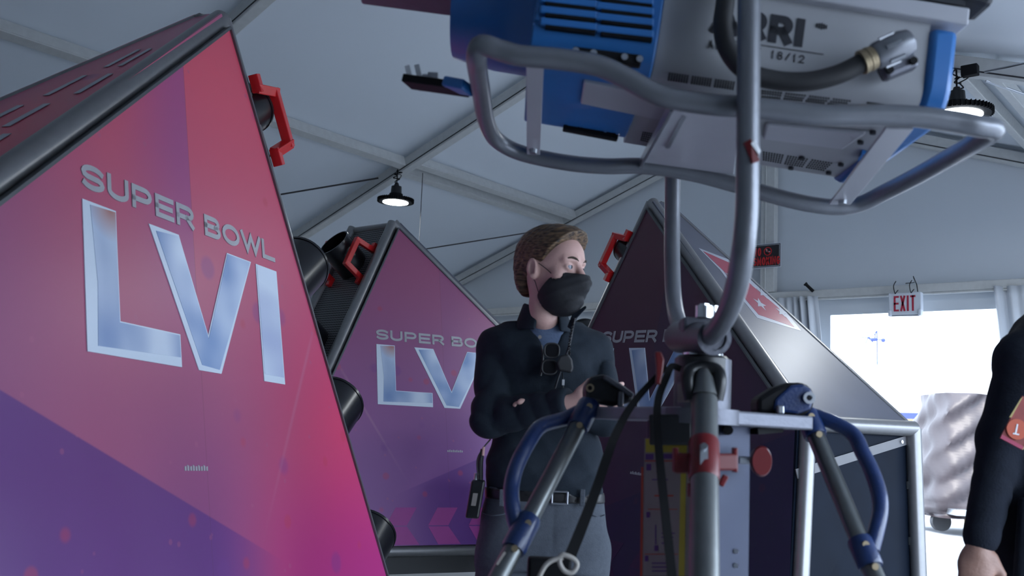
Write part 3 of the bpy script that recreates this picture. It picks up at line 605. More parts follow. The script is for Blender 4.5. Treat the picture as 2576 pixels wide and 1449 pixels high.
    os_ = nrm(F3(*B)-F3(*A)); os_ = nrm(np.cross(os_, Nn)); os_ = os_ if os_ @ (F3(-1, 0)-F3(0, 0)) > 0 else -os_; a0 = A0+i0+os_*.022-U*.012; b0 = B0+i0+os_*.022; c0 = C0+i0; d0 = D0+i0; a1, b1, c1, d1 = A1+i1, B1+i1, C1+i1, D1+i1
    for p, q in ((a0, c0), (a0, b0), (c0, d0), (a1, b1), (c1, d1), (b0, d0), (b1, d1), (b0, b1), (d0, d1), (c0, c1)): tub('frame_tube', p, q)
    tub('frame_tube', a1, c1, .012)
    tub('frame_tube', a0-np.array([0, 0, .02]), a1-np.array([0, 0, .02]), .028)
    # back, slope, end and mesh panels
    def quad(name, pts, n_, m, th=.015, order=True):
        mb = MB(); mb.hull(pts, [p-n_*th for p in pts]); return part(name, mb, m)
    quad('back_panel', [A1, C1, D1, B1], nb_, 'blackm')
    ns = nrm(np.cross(C0-A0, A1-A0+C1-C0)); ns = ns if ns[2] > 0 else -ns
    # slope panel in its own frame: x across, y down the slope
    ex = nrm(C1-C0); ey = np.cross(ns, ex); MS = Matrix(((ex[0], ey[0], ns[0], A0[0]), (ex[1], ey[1], ns[1], A0[1]), (ex[2], ey[2], ns[2], A0[2]), (0, 0, 0, 1))); Msi = MS.inverted(); tS = lambda p: np.array(Msi @ Vector(p))
    lift = ns*.012; q = [A0+slo*.03+lift+nrm(A1-A0)*.015, C0+lift+ex*.03, C1+lift-ex*.005, A1+lift]
    mb = MB(); mb.hull([tS(p) for p in q], [tS(p-ns*.012) for p in q]); part('slope_panel', mb, 'slope', MS)
    ne = nrm(np.cross(D0-C0, C1-C0)); ne = ne if ne @ (C0-A0) > 0 else -ne
    quad('end_panel', [C0-ne*.02, C1-ne*.02, D1-ne*.02, D0-ne*.02], ne, 'endp')
    for z1, nm_ in ((.10, 'cross_rail'), ):
        p = C0+(D0-C0)*.24-ne*.012+bk*.0; q_ = C1+(D1-C1)*.045-ne*.012; mb = MB(); mb.bar(p, q_, .006, .045, up=(D0-C0)); part(nm_, mb, 'rail')
        for f_ in (.2, .88): b_ = p+(q_-p)*f_; mb = MB(); mb.cyl(b_, b_+ne*.012, .009, seg=10); part('rivet', mb, 'chrome')
    for f_ in (.28, .55, .82):
        p = C1+(D1-C1)*f_-(C1-C0)*.055-ne*.008; mb = MB(); mb.box(p, (.02, .02, .006), [nrm(C1-C0), nrm(D1-C1), ne]); pt_ = part('corner_clip', mb, 'tubed'); mb = MB(); mb.cyl(p, p+ne*.014, .010, seg=10); part('rivet', mb, 'chrome', par=pt_)
    nm = nrm(np.cross(B0-A0, A1-A0+B1-B0)); nm = nm if nm @ oste > 0 else -nm
    xs2 = nrm(B1-B0); xs2 = nrm(xs2-nm*(xs2 @ nm)); yy_ = np.cross(nm, xs2); MM = Matrix(((xs2[0], yy_[0], nm[0], A0[0]), (xs2[1], yy_[1], nm[1], A0[1]), (xs2[2], yy_[2], nm[2], A0[2]), (0, 0, 0, 1))); Mmi = MM.inverted()
    q = [a0, a1, b1, b0]; mb = MB(); mb.hull([np.array(Mmi @ Vector(p)) for p in q], [np.array(Mmi @ Vector(p-nm*.006)) for p in q]); part('mesh_panel', mb, 'mesh', MM)
    # cannons along the steep side
    Ls = np.linalg.norm(B0-A0)
    for k, dist in enumerate((.38, 1.07, 1.69, 2.31)[:cann]):
        f_ = dist/Ls; m0 = (a0+(b0-a0)*f_); m1 = (a1+(b1-a1)*f_); c_ = (m0+m1)/2; hw = np.linalg.norm(m1-m0)/2
        dd = nrm(nm+nrm(A0-B0)*.22); r0, ln_ = ((.122, .235) if adj == 2 else (.100, .115)) if k == 0 else (.122, .205)
        mb = MB(); mb.ring(c_-dd*.02, c_+dd*ln_, r0, r0-.006, 36); mb.ring(c_+dd*(ln_-.008), c_+dd*(ln_+.005), r0+.003, r0-.006, 36); t_ = part('cannon', mb, 'cannon', smooth=True)
        mb = MB(); mb.cyl(c_+dd*.0, c_+dd*.012, r0-.006, seg=30); mb.cyl(c_, c_+dd*.12, .03, seg=16); part('cannon_bore', mb, 'blackm', par=t_, smooth=True)
        if k == 0:
            pr_ = .17 if adj == 2 else .128
            al = nrm(A0-B0)
            for sgn in (-1, 1):
                ac = nrm(m1-m0)*sgn; base = c_+ac*max(min(hw, .18), .115)
                P_ = [base-al*.165+nm*.015, base-al*.125+nm*.015, base-al*.105+nm*pr_, base+al*.105+nm*pr_, base+al*.125+nm*.015, base+al*.165+nm*.015]
                # square section bar bent in five pieces
                mb = MB()
                for p, q_ in zip(P_[:-1], P_[1:]):
                    d_ = nrm(q_-p); mb.bar(p-d_*.015, q_+d_*.015, .038, .038, up=ac)
                part('guard_bracket', mb, 'red', bevel=.003)
    # base frame and castors
    base = (B0+B1+D0+D1)/4; mb = MB(); zb_ = min(B0[2], D0[2])-.10
    q = [B0+nrm(D0-B0)*.1+bk*.05, D0-nrm(D0-B0)*.1+bk*.05, D1-nrm(D0-B0)*.1-bk*.05, B1+nrm(D0-B0)*.1-bk*.05]; top = [np.array([p[0], p[1], B0[2]-.035]) for p in q]; bot = [np.array([p[0], p[1], B0[2]-.15]) for p in q]
    mb.hull(top, bot); part('base_frame', mb, 'rubberb')
    for i in range(4):
        ct = q[i]*.86+(sum(q)/4)*.14; z = B0[2]-.15; mb = MB(); mb.box((ct[0], ct[1], z-.02), (.07, .07, .02)); mb.box((ct[0], ct[1], (z+.16)/2), (.035, .012, (z-.16)/2+.02)); ca = part('castor', mb, 'rubberb'); mb = MB(); mb.cyl((ct[0]-Hh[0]*0-.03*out[0], ct[1]-.03*out[1], .082), (ct[0]+.03*out[0], ct[1]+.03*out[1], .082), .08, seg=24); part('castor_wheel', mb, 'black', par=ca, smooth=True)
    return root, F3, MS, (A0, C0, C1, A1), part, ns
# slope print (dark wrap with a pale shield row) and end panel
M['slope'] = mat('slope_wrap', (.085, .092, .125), .42, 0, .25, 2, spec=.6); M['slope2'] = mat('slope_print_red', (.30, .045, .075), .25, 0, .1, 5, spec=.8); M['slope3'] = mat('slope_print_pale', (.34, .36, .42), .28, 0, .1, 5, spec=.8)
M['endp'] = mat('end_panel_black', (.006, .010, .019), .6, 0, .5, 3, spec=.08)
P1 = wedge((-22.809, 10.834, -1.282, [-2.562, 1.33, 1.417]), True, .1, np.array([-.14, -.055, 0]), .85, 'nearest wedge prop filling the left side, pink and purple wrap with big silver LVI', 1)
P2 = wedge((20.473, 12.5, .316, [-5.07, 4.74, 1.417]), False, .34, AR*-.30+AF*.20, .85, 'middle wedge prop behind the masked man\'s shoulder, steep mesh side with black cannons visible', 2)
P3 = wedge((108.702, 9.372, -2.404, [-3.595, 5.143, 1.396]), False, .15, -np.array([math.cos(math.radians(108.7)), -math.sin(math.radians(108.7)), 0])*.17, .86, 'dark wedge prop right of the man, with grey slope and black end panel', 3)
# prints on the slope of the right and left props (placed in each slope frame)
def slope_print(PP, rows):
    root, F3, MS, (A0, C0, C1, A1), part, ns = PP; inv_ = MS.inverted(); up = ns*.0135
    def Q(f, g): a_ = A0+(C0-A0)*f; b_ = A1+(C1-A1)*f; return np.array(inv_ @ Vector(a_+(b_-a_)*g+up))
    for name, m, poly, th in rows:
        mb = MB(); P = [Q(*p) for p in poly]; mb.hull(P, [p+np.array([0, 0, th]) for p in P]); part(name, mb, m, MS)
def slope_px(PP, name, m, px, h):
    root, F3, MS, (A0, C0, C1, A1), part, ns = PP; inv_ = MS.inverted(); P = [np.array(inv_ @ Vector(onplane(x, y, A0+ns*.012, ns))) for x, y in px]
    mb = MB(); mb.hull([p+np.array([0, 0, .0004]) for p in P], [p+np.array([0, 0, h]) for p in P]); return part(name, mb, m, MS)
pb0 = slope_px(P3, 'print_border', 'slope3', [(1757, 624), (1812, 680), (1860, 745), (1905, 800), (2016, 833), (1965, 770), (1900, 715), (1838, 655)], .0010)
slope_px(P3, 'print_field', 'slope2', [(1768, 632), (1820, 682), (1868, 745), (1908, 792), (1998, 823), (1955, 772), (1893, 720), (1836, 662)], .0018)
for cx_, cy_, r1_ in ((1838, 697, 15), (1918, 738, 16), (1912, 765, 18), (1965, 786, 15)):
    slope_px(P3, 'print_star', 'slope3', [(cx_+(r1_ if k % 2 else r1_*.4)*math.cos(a)*(1.0), cy_+(r1_ if k % 2 else r1_*.4)*(math.sin(a)*.6+math.cos(a)*.75)) for k, a in enumerate(np.linspace(0, 2*math.pi, 11)[:-1])], .0026)
slope_print(P1, [('print_stroke', 'slope3', [(f, g), (f+.09, g), (f+.09, g+.05), (f, g+.05)], .001) for f, g in ((.22, .35), (.22, .50), (.35, .3), (.35, .55), (.48, .4), (.6, .3), (.6, .55), (.48, .6), (.72, .4))])
for ob in P1[0].children_recursive:
    if ob.name.startswith('slope_panel'): ob.data.materials[0] = M['art']
# ================================================================== FILM LIGHT HEAD (yaw frame, surveyed distances)
LA = K(1196, 112, 1.62); LB = K(2494, 322, 1.62); e1 = nrm(LB-LA); e2 = np.array([0, 1., 0]); e3 = nrm(np.cross(e1, e2)); LN = np.linalg.norm(LB-LA)
def L3(s, t, u): return LA+e1*s+e2*t+e3*u
def S_(px): return (px-1196)/1298*LN
AX = [e1, e2, e3]
fl = thing('film_light', L3(.4, .3, 0), 'large blue and grey film light head in a silver tube cage on a yoke, overhead', 'film light')
def fp(name, mb, m, par=None, **k): return yl(name, mb, m, par or fl, **k)
def lfr(t, u0=0): return (L3(0, t, u0), e1, e3, -e2)
def prof_x(mb, prof, s0, s1):               # profile in (t,u) extruded along s
    mb.hull([L3(s0, *p) for p in prof], [L3(s1, *p) for p in prof])
def rprof(t0, t1, u0, u1, r0, r1, n=6):     # rounded lower corners
    P = [(t0, u1)]
    for i in range(n+1): a = math.pi+i*math.pi/2/n; P.append((t0+r0+r0*math.cos(a), u0+r0+r0*math.sin(a)))
    for i in range(n+1): a = -math.pi/2+i*math.pi/2/n; P.append((t1-r1+r1*math.cos(a), u0+r1+r1*math.sin(a)))
    P.append((t1, u1)); return P
sG0, sG1 = S_(1655), S_(2352)
mb = MB(); prof_x(mb, rprof(.065, .56, .035, .50, .045, .05), sG0, sG1); hs = fp('housing', mb, 'grey', smooth=30)
mb = MB(); prof_x(mb, rprof(.055, .57, .03, .165, .045, .05), sG1, S_(2425)); prof_x(mb, rprof(.055, .57, .1, .50, .02, .03), sG1, S_(2425)); mb = MB(); prof_x(mb, rprof(.055, .57, .025, .192, .07, .06), sG1, S_(2424)); fp('end_cap', mb, 'blue', smooth=30, bevel=.012)
mb = MB(); prof_x(mb, [(.045, .20), (.045, .232), (.6, .232), (.6, .20)], sG0+.01, S_(2440)); fp('seam_flange', mb, 'lgrey', bevel=.004)
mb = MB(); prof_x(mb, [(.052, .238), (.052, .5), (.58, .5), (.58, .238)], sG0+.01, S_(2430)); fp('upper_housing', mb, 'ink')
# blue front housing and lens drum
sB0 = S_(1325); mb = MB(); prof_x(mb, rprof(.05, .50, .025, .50, .055, .06), sB0, sG0-.002); bh = fp('front_housing', mb, 'blue', smooth=30, bevel=.004)
mb = MB(); c0 = L3(sB0+.01, .33, .36); c1_ = L3(S_(1130)-.035, .33, .36); mb.tube(smooth_path([c0, c0*.5+c1_*.5, c1_], 2), [.262, .262, .262, .256, .25], 48); fp('lens_drum', mb, 'blue', smooth=30)
mb = MB(); mb.cyl(c1_-e1*.004, c1_+e1*.0, .22, seg=40); fp('lens_front', mb, 'leaf')
# louvres on the near side of the blue housing
tS = .05; mb = MB(); slots = MB(); rows_ = [(-22, 17), (8, 43), (36, 70), (66, 100)]
for yl_, yr_ in rows_:
    for (xa, xb_) in ((1372, 1498), (1512, 1640)):
        ya = yl_+(yr_-yl_)*(xa-1372)/268; yb2 = yl_+(yr_-yl_)*(xb_-1372)/268
        p = K(xa, ya, 1.62+tS-.004); q = K(xb_, yb2, 1.62+tS-.004); slots.bar(p, q, .012, .010)
        p = K(xa-14, ya-11, 1.62+tS-.004); q = K(xb_+4, yb2-11, 1.62+tS-.004); mb.bar(p, q, .014, .014)
fp('louvre_slot', slots, 'blackm', bh); fp('louvre_rib', mb, 'blue', bh, bevel=.003)
def latch(px0, py0, px1, py1, b, hgt, name='latch'):
    mb = MB(); p = K(px0, py0, b); q = K(px1, py1, b); mb.bar(p, q, .02, hgt); o = fp(name, mb, 'blackm', bevel=.003)
    for f_ in (.04, .3, .75, .97):
        c = p+(q-p)*f_-e2*.011; m2 = MB(); m2.cyl(c, c-e2*.004, .006, seg=10); fp('screw', m2, 'chrome', o)
latch(1440, 134, 1612, 156, 1.66, .020); latch(1418, 312, 1556, 338, 2.06, .030)
# underside details, placed on the flat bottom of the head
def KU(px, py, u):
    r = ray(px, py); r = np.array([r @ AR, r @ AF, r[2]]); o_ = np.array([0, 0, CH]); return o_+r*(((LA+e3*u-o_) @ e3)/(r @ e3))
def plateU(name, px, u0, u1, m, par=None, **k): mb = MB(); mb.hull([KU(x, y, u0) for x, y in px], [KU(x, y, u0)+e3*(u1-u0) for x, y in px]); return fp(name, mb, m, par, **k)
plateU('underside_plate', [(1468, 208), (1690, 248), (1672, 306), (1460, 262)], .018, .034, 'lgrey', bevel=.003)
def perf(q, nx, ny, u=.034):
    mb = MB(); q = [np.array(v, float) for v in q]
    for i in range(nx):
        for j in range(ny):
            if i % 9 == 8: continue
            f_, g_ = (i+.5)/nx, (j+.5)/ny; p = (q[0]*(1-f_)+q[1]*f_)*(1-g_)+(q[3]*(1-f_)+q[2]*f_)*g_
            mb.box(KU(p[0], p[1], u), (.0015, .0017, .0012), AX)
    return fp('vent_holes', mb, 'blackm', hs)
perf([(1682, 182), (1850, 205), (1846, 228), (1678, 203)], 26, 4); perf([(1915, 224), (2145, 252), (2120, 268), (1915, 246)], 34, 3); perf([(2180, 256), (2262, 266), (2262, 276), (2180, 264)], 15, 2)
perf([(1918, 380), (2104, 410), (2078, 432), (1918, 404)], 27, 5); perf([(1616, 330), (1642, 334), (1634, 360), (1610, 354)], 5, 5)
plateU('underside_tray', [(1925, 316), (2180, 338), (2120, 378), (1918, 352)], .026, .036, 'lgrey', bevel=.006)
for x, y in ((2196, 330), (2165, 355), (2017, 395), (2116, 411), (2085, 432), (1990, 420)): mb = MB(); c = KU(x, y, .034); mb.cyl(c, c-e3*.006, .006, seg=10); fp('screw', mb, 'ink')
plateU('blue_tab', [(2168, 386), (2188, 392), (2176, 408), (2158, 404)], .026, .034, 'blue')
# mounting plate and straps between the cage tubes
A_ = [K(1690, 262, 1.63), K(1866, 280, 1.63), K(1846, 440, 2.18), K(1612, 408, 2.18)]; mb = MB(); mb.hull(A_, [p+e3*.006 for p in A_]); pl = fp('mounting_plate', mb, 'lgrey', bevel=.002)
mb = MB(); mb.bar(A_[0]-e3*.004, A_[3]-e3*.004, .006, .018); fp('plate_rib', mb, 'steel', pl)
mb = MB(); mb.bar(K(1722, 285, 1.70)-e3*.002, K(1680, 368, 1.98)-e3*.003, .009, .004); fp('plate_slot', mb, 'steel', pl)
def strap(a_, b_, w_):
    mb = MB(); mb.bar(K(*a_), K(*b_), w_, .006); st_ = fp('cage_strap', mb, 'lgrey', bevel=.001); m2 = MB(); c = K(*a_)*.08+K(*b_)*.92; m2.cyl(c-e3*.002, c-e3*.012, .009, seg=10); fp('bolt', m2, 'steel', st_)
strap((1346, 165, 1.63), (1342, 386, 2.18), .030); strap((2262, 322, 1.63), (2112, 512, 2.16), .046)
# cage tube: closed loop surveyed at front (1.62) and rear (2.2)
fr_ = [(1262, 128), (1310, 140), (1400, 148), (1500, 164), (1570, 194), (1660, 240), (1780, 262), (1900, 271), (2050, 289), (2180, 289), (2300, 293), (2400, 306), (2462, 318)]
bk_ = [(2455, 358), (2390, 396), (2300, 446), (2225, 484), (2167, 512), (2110, 521), (2040, 514), (1960, 496), (1840, 462), (1740, 436), (1620, 418), (1524, 418), (1437, 411), (1345, 394), (1285, 375), (1243, 345)]
bd = [1.72, 1.86, 2.02, 2.14, 2.19]+[2.2]*8+[2.2, 2.19, 2.14]
P = [K(x, y, 1.62) for x, y in fr_]+[K(2500, 327, 1.64)]+[K(x, y, b) for (x, y), b in zip(bk_, bd)]+[K(1222, 300, 2.02), K(1208, 215, 1.82), K(1199, 150, 1.66), K(1212, 114, 1.62)]
mb = MB(); mb.tube(smooth_path(P, 6, True), .0185, 16, closed=True); fp('cage_tube', mb, 'yoke', smooth=60)
# lettering on the near side
tN = .065
def sidefr(px, py): o_ = K(px, py, 1.62+tN-.0008); return (o_, e1, e3, -e2)
f = sidefr(1786, 82); mb = word('ARRI', 0, 0, .0055, .041, .053, .0148, f, 0, .0012, widths={'A': .052, 'I': .0155}); fp('logo_lettering', mb, 'ink', hs)
f = sidefr(1780, 121); mb = word('ARRIMAX 18/12', 0, 0, .0050, .0098, .0150, .0019, f, 0, .001, widths={'I': .003, 'M': .012, '1': .0060, ' ': .009, '/': .008}); fp('model_lettering', mb, 'ink', hs)
mb = MB(); p = K(1830, 101, 1.62+tN-.001); q = K(2072, 137, 1.62+tN-.001); mb.bar(p, q, .0015, .0012); fp('logo_underline', mb, 'ink', hs)
mb = MB(); c = K(2067, 66, 1.62+tN-.001)
for k in range(5): mb.bar(c+e1*(k-2)*.0042-e3*(.006-.0012*abs(k-2)), c+e1*(k-2)*.0042+e3*(.006-.0012*abs(k-2)), .002, .0022, up=(0, 1, 0))
fp('logo_mark', mb, 'ink', hs)
for x, y in ((2357, 93), ): mb = MB(); c = K(x, y, 1.62+tN-.001); mb.cyl(c, c-e2*.004, .0055, seg=10); fp('screw', mb, 'ink')
# power cable, brass gland and connector
P = [K(*q) for q in ((1832, -60, 1.655), (1824, 10, 1.65), (1818, 70, 1.645), (1834, 130, 1.642), (1880, 180, 1.64), (1950, 202, 1.64), (2030, 205, 1.635), (2100, 190, 1.63), (2150, 168, 1.625), (2176, 152, 1.62))]
mb = MB(); mb.tube(smooth_path(P, 6), .0168, 16); cb = fp('power_cable', mb, 'rubber', smooth=60)
mb = MB(); mb.tube([K(1846, 55, 1.645), K(1800, 72, 1.645)], .006, 8); mb.tube([K(1850, 40, 1.645), K(1785, 78, 1.648)], .004, 6)
c0 = K(2166, 158, 1.62); c1_ = K(2296, 100, 1.615); d = nrm(c1_-c0)
mb = MB()
for k in range(4): mb.cyl(c0+d*(.0+.006*k), c0+d*(.005+.006*k), .0215-.001*(k % 2), seg=24)
fp('cable_gland', mb, 'gold', cb, smooth=True)
mb = MB(); L_ = np.linalg.norm(c1_-c0); mb.tube([c0+d*.024, c0+d*.03, c0+d*.06, c0+d*(L_-.02), c0+d*(L_-.006), c0+d*L_], [.021, .0235, .0245, .0245, .021, .012], 28); cn = fp('connector', mb, 'yoke', smooth=35)
for k in range(6):
    a = k*math.pi/3; u_ = nrm(np.cross(d, e3)); v_ = np.cross(d, u_); r_ = u_*math.cos(a)+v_*math.sin(a); mb = MB(); mb.bar(c0+d*.04+r_*.025, c0+d*(L_-.03)+r_*.025, .006, .004, up=r_); fp('grip_ridge', mb, 'steel', cn)
mb = MB(); pa = K(2215, 186, 1.655); pb_ = K(2300, 152, 1.655); mb.bar(pa, pb_, .03, .030); sk = fp('socket_plate', mb, 'alu', bevel=.008)
for q in ((2228, 186), (2287, 163)): mb = MB(); c = K(*q, 1.655)-e2*.016; mb.cyl(c, c-e2*.006, .0068, seg=10); fp('screw', mb, 'blackm', sk)
# yoke fork
P = [K(*q) for q in ((1886, -90, 1.58), (1884, 60, 1.58), (1883, 200, 1.58), (1882, 330, 1.58), (1881, 430, 1.58), (1878, 540, 1.585), (1868, 640, 1.60), (1850, 730, 1.66), (1822, 800, 1.75), (1788, 843, 1.86), (1752, 856, 1.98), (1724, 842, 2.12), (1703, 800, 2.24), (1694, 740, 2.32), (1691, 660, 2.36), (1691, 560, 2.38), (1692, 440, 2.38), (1693, 250, 2.38), (1694, 120, 2.38))]
mb = MB(); mb.tube(smooth_path(P, 6), .0192, 20); yk = fp('yoke_tube', mb, 'yoke', smooth=60)
mb = MB(); c = K(1893, 384, 1.557); mb.hull([c+[-.014, 0, .016], c+[-.004, -.004, .022], c+[.012, 0, -.012], c+[.0, -.002, -.018]], [c+[-.014, .006, .016], c+[-.004, .004, .022], c+[.012, .008, -.012], c+[.0, .006, -.018]]); fp('red_tape', mb, 'redk', yk)
mb = MB(); mb.hull([c+[-.004, -.005, .014], c+[.01, -.003, -.004], c+[.014, .001, .004], c+[.004, -.002, .02]], [c+[-.004, .002, .014], c+[.01, .003, -.004], c+[.014, .007, .004], c+[.004, .003, .02]]); fp('tape_label', mb, 'white', yk)
# casting that joins the fork to the spigot
ca = K(1702, 848, 2.12); cb_ = K(1795, 850, 1.86); mb = MB(); mb.tube([ca, ca+(cb_-ca)*.12, ca+(cb_-ca)*.85, cb_], [.028, .034, .031, .030], 24); cs = fp('yoke_casting', mb, 'alu', smooth=40)
mb = MB(); mb.ring(cb_, cb_-nrm(ca-cb_)*.006, .033, .024, 24); fp('casting_ring', mb, 'alu', cs, smooth=True)
c = K(1762, 812, 1.98); mb = MB(); mb.box(c-[0, 0, .01], (.04, .03, .018)); fp('casting_block', mb, 'alu', cs, bevel=.008)
c = K(1770, 800, 1.96); mb = MB(); mb.cyl(c, c+[0, 0, .024], .017, seg=16); mb.cyl(c+[0, 0, .018], c+[0, 0, .028], .011, seg=6); c = c+[.022, .01, -.004]; mb2 = MB(); mb2.cyl(c, c+[0, 0, .03], .012, seg=6); fp('clamp_nut', mb, 'chrome', cs, smooth=30); fp('clamp_bolt', mb2, 'chrome', cs)
# barn door tip and bracket rails that poke out of the head
mb = MB(); p = K(900, -30, 1.9); q = K(1164, 5, 1.9); mb.bar(p, q, .12, .018); fp('barn_door', mb, 'alu', bevel=.006)
mb = MB(); p = K(1024, 205, 1.9); q = K(1172, 226, 1.86); mb.bar(p, q, .05, .016); br = fp('accessory_rail', mb, 'blackm', bevel=.002)
mb = MB()
for x, y in ((1030, 190), (1054, 188)): c = K(x, y, 1.9); mb.box(c, (.005, .02, .014), [nrm([1, 0, .3]), np.array([0, 1., 0]), nrm([-.3, 0, 1])])
for x, y in ((1076, 205), (1090, 200), (1064, 212)): c = K(x, y, 1.92); mb.box(c, (.010, .02, .008))
fp('rail_clip', mb, 'white', br)
mb = MB(); p = K(1128, 212, 1.86); q = K(1180, 222, 1.84); mb.bar(p, q, .05, .02); fp('rail_end', mb, 'blue', br, bevel=.004)
mb = MB(); p = K(2395, -20, 1.7); q = K(2482, 8, 1.7); mb.bar(p, q, .08, .05); tg = fp('tilt_handle', mb, 'ink', bevel=.012)
mb = MB()
for k in range(7): c = p+(q-p)*(.3+.1*k); mb.bar(c-[0, .0, .026], c+[0, 0, .026], .003, .003); 
fp('handle_rib', mb, 'alu', tg)
# ================================================================== CRANK-UP STAND
sd_ = thing('lighting_stand', K(1770, 1449, 2.0)*[1, 1, 0], 'heavy grey crank-up lighting stand with blue legs and red clamps in the foreground', 'stand')
def sp_(name, mb, m, par=None, **k): return yl(name, mb, m, par or sd_, **k)
cx, cyb = K(1766, 960, 2.0)[:2]
def Z(py, b=2.0, px=1770): return K(px, py, b)[2]
mb = MB(); mb.cyl((cx+.002, cyb, Z(905)), (cx+.002, cyb, Z(862)), .030, seg=28); mb.ring((cx, cyb, Z(912)), (cx, cyb, Z(890)), .040, .02, 28); sp_('spigot', mb, 'chrome', smooth=35)
mb = MB(); mb.cyl((cx, cyb, Z(965)), (cx, cyb, Z(903)), .0535, seg=32); mb.cyl((cx, cyb, Z(903)), (cx, cyb, Z(896)), .0535, .047, 32); sp_('top_collar', mb, 'black', smooth=35)
mb = MB(); mb.cyl((cx+.002, cyb+.006, Z(1042)), (cx+.002, cyb+.006, Z(904)), .0565, seg=32); sp_('mast_sleeve', mb, 'alu', smooth=35)
mb = MB(); fa = (K(1704, 1012, 1.96), K(1735, 1012, 1.935), K(1735, 966, 1.935), K(1704, 966, 1.96)); mb.hull([p for p in fa], [p+[0, -.002, 0] for p in fa]); sp_('mast_sticker', mb, 'paper')
# top plate: two arms and a centre
mb = MB(); zt = Z(1045)
def arm(pa, pb2, w_, th): m = MB(); m.bar(pa, pb2, w_, th); return m
sp_('leg_plate', arm(K(1745, 1048, 2.0), K(1990, 1064, 2.12), .13, .029), 'alu', bevel=.004)
sp_('leg_plate', arm(K(1528, 1041, 2.18), K(1750, 1043, 2.0), .11, .026), 'litplate', bevel=.004)  # purple light falling on this arm is put into its base colour
mb = MB(); mb.cyl((cx, cyb, zt-.018), (cx, cyb, zt+.012), .075, seg=30); sp_('plate_hub', mb, 'alu', smooth=35)
mb = MB(); mb.bar(K(1640, 1082, 2.02), K(1745, 1082, 2.0), .12, .06); sp_('plate_bracket', mb, 'black', bevel=.004)
mb = MB(); mb.bar(K(1895, 1085, 2.06), K(1958, 1080, 2.09), .03, .012); mb.cyl(K(1976, 1080, 2.1), K(1976, 1066, 2.1), .006, seg=8); sp_('plate_bolt', mb, 'blackm')
# square column behind the front leg
ce = [K(1618, 1300, 2.09)[:2], K(1742, 1300, 1.975)[:2], K(1888, 1300, 2.06)[:2]]; ce.append(ce[0]+ce[2]-ce[1]); z1 = Z(1058); 
mb = MB(); mb.hull([(p[0], p[1], .12) for p in ce], [(p[0], p[1], z1) for p in ce]); sp_('mast_column', mb, 'column', bevel=.006)
def onface(px, py, i, lift=.0022):    # point on the column's left (0) or right (1) face
    p0, p1 = np.array(ce[i]), np.array(ce[i+1]); n_ = np.array([p1[1]-p0[1], -(p1[0]-p0[0])]); n_ = n_/np.linalg.norm(n_)
    r = ray(px, py); r = np.array([r @ AR, r @ AF, r[2]]); t = ((p0+n_*lift) @ n_)/(r[:2] @ n_); return np.array([r[0]*t, r[1]*t, CH+r[2]*t])
def lab(name, quad_, m, i=0, lift=.0022, par=None):
    A_ = [onface(*q, i, lift) for q in quad_]; B_ = [onface(*q, i, lift-.0012) for q in quad_]; mb = MB(); mb.hull(A_, B_); return sp_(name, mb, m, par)
lb = lab('instruction_label', [(1622, 1102), (1738, 1102), (1736, 1449), (1612, 1449)], 'paper')
lab('label_header', [(1624, 1104), (1728, 1104), (1728, 1138), (1624, 1138)], 'yellow', lift=.003, par=lb)
lab('label_edge', [(1714, 1104), (1727, 1104), (1722, 1449), (1707, 1449)], 'yellow', lift=.0034, par=lb)
lab('label_side', [(1613, 1175), (1619, 1175), (1616, 1449), (1610, 1449)], 'orange', lift=.003, par=lb)
for (x, y, w_, h_, m_) in ((1624, 1142, 20, 14, 'purp'), (1650, 1142, 62, 12, 'purp'), (1626, 1167, 12, 16, 'purp'), (1626, 1288, 9, 14, 'purp'), (1622, 1398, 9, 14, 'purp'), (1646, 1245, 48, 4, 'orange'), (1640, 1190, 60, 3, 'paper2'), (1622, 1158, 90, 3, 'orange'), (1648, 1320, 3, 50, 'purp'), (1646, 1372, 10, 14, 'purp'), (1664, 1340, 34, 3, 'purp'), (1664, 1350, 30, 3, 'purp'), (1630, 1280, 74, 2, 'orange'), (1622, 1393, 84, 2, 'orange'), (1640, 1205, 40, 3, 'purp'), (1650, 1215, 50, 10, 'paper2'), (1664, 1365, 28, 3, 'purp'), (1640, 1415, 50, 3, 'purp'), (1640, 1425, 42, 3, 'purp'), (1640, 1435, 52, 3, 'purp')):
    lab('label_print', [(x, y), (x+w_, y), (x+w_, y+h_), (x, y+h_)], 'paper' if m_ == 'paper2' else m_, lift=.0030, par=lb)
for y in (1386, 1422): mb = MB(); c = onface(1850, y, 1, .0); mb.cyl(c, c+[0, -.005, 0], .005, seg=10); sp_('rivet', mb, 'chrome')
mb = MB(); mb.cyl(K(1832, 1082, 1.99), K(1832, 1082, 2.03), .010, seg=12); sp_('column_hole', mb, 'blackm')
# front leg toward the camera
fl0 = K(1771, 985, 1.86); fl1 = K(1771, 1449, 1.64); dv = fl1-fl0; fl2 = fl0+dv*((fl0[2]-.04)/(-dv[2]))
ftz = fl2
mb = MB(); mb.tube([K(1772, 1006, 1.86), fl2], .0245, 24); sp_('leg', mb, 'leg', smooth=40)
mb = MB(); mb.cyl(fl2+[0, 0, .03], fl2-[0, 0, .035], .03, .04, 20); sp_('rubber_foot', mb, 'rubber')
mb = MB(); mb.tube([K(1771, 996, 1.86), K(1770, 950, 1.87), K(1769, 930, 1.875)], [.0245, .018, .010], 20); lg = sp_('leg_top_cap', mb, 'leg', smooth=40)
mb = MB(); P = [K(1738, 1005, 1.87), K(1731, 960, 1.87), K(1738, 933, 1.88), K(1771, 925, 1.885), K(1803, 933, 1.88), K(1810, 960, 1.87), K(1802, 1005, 1.87)]; mb.tube(smooth_path(P, 5), .0135, 14); sp_('leg_housing', mb, 'black', smooth=50)
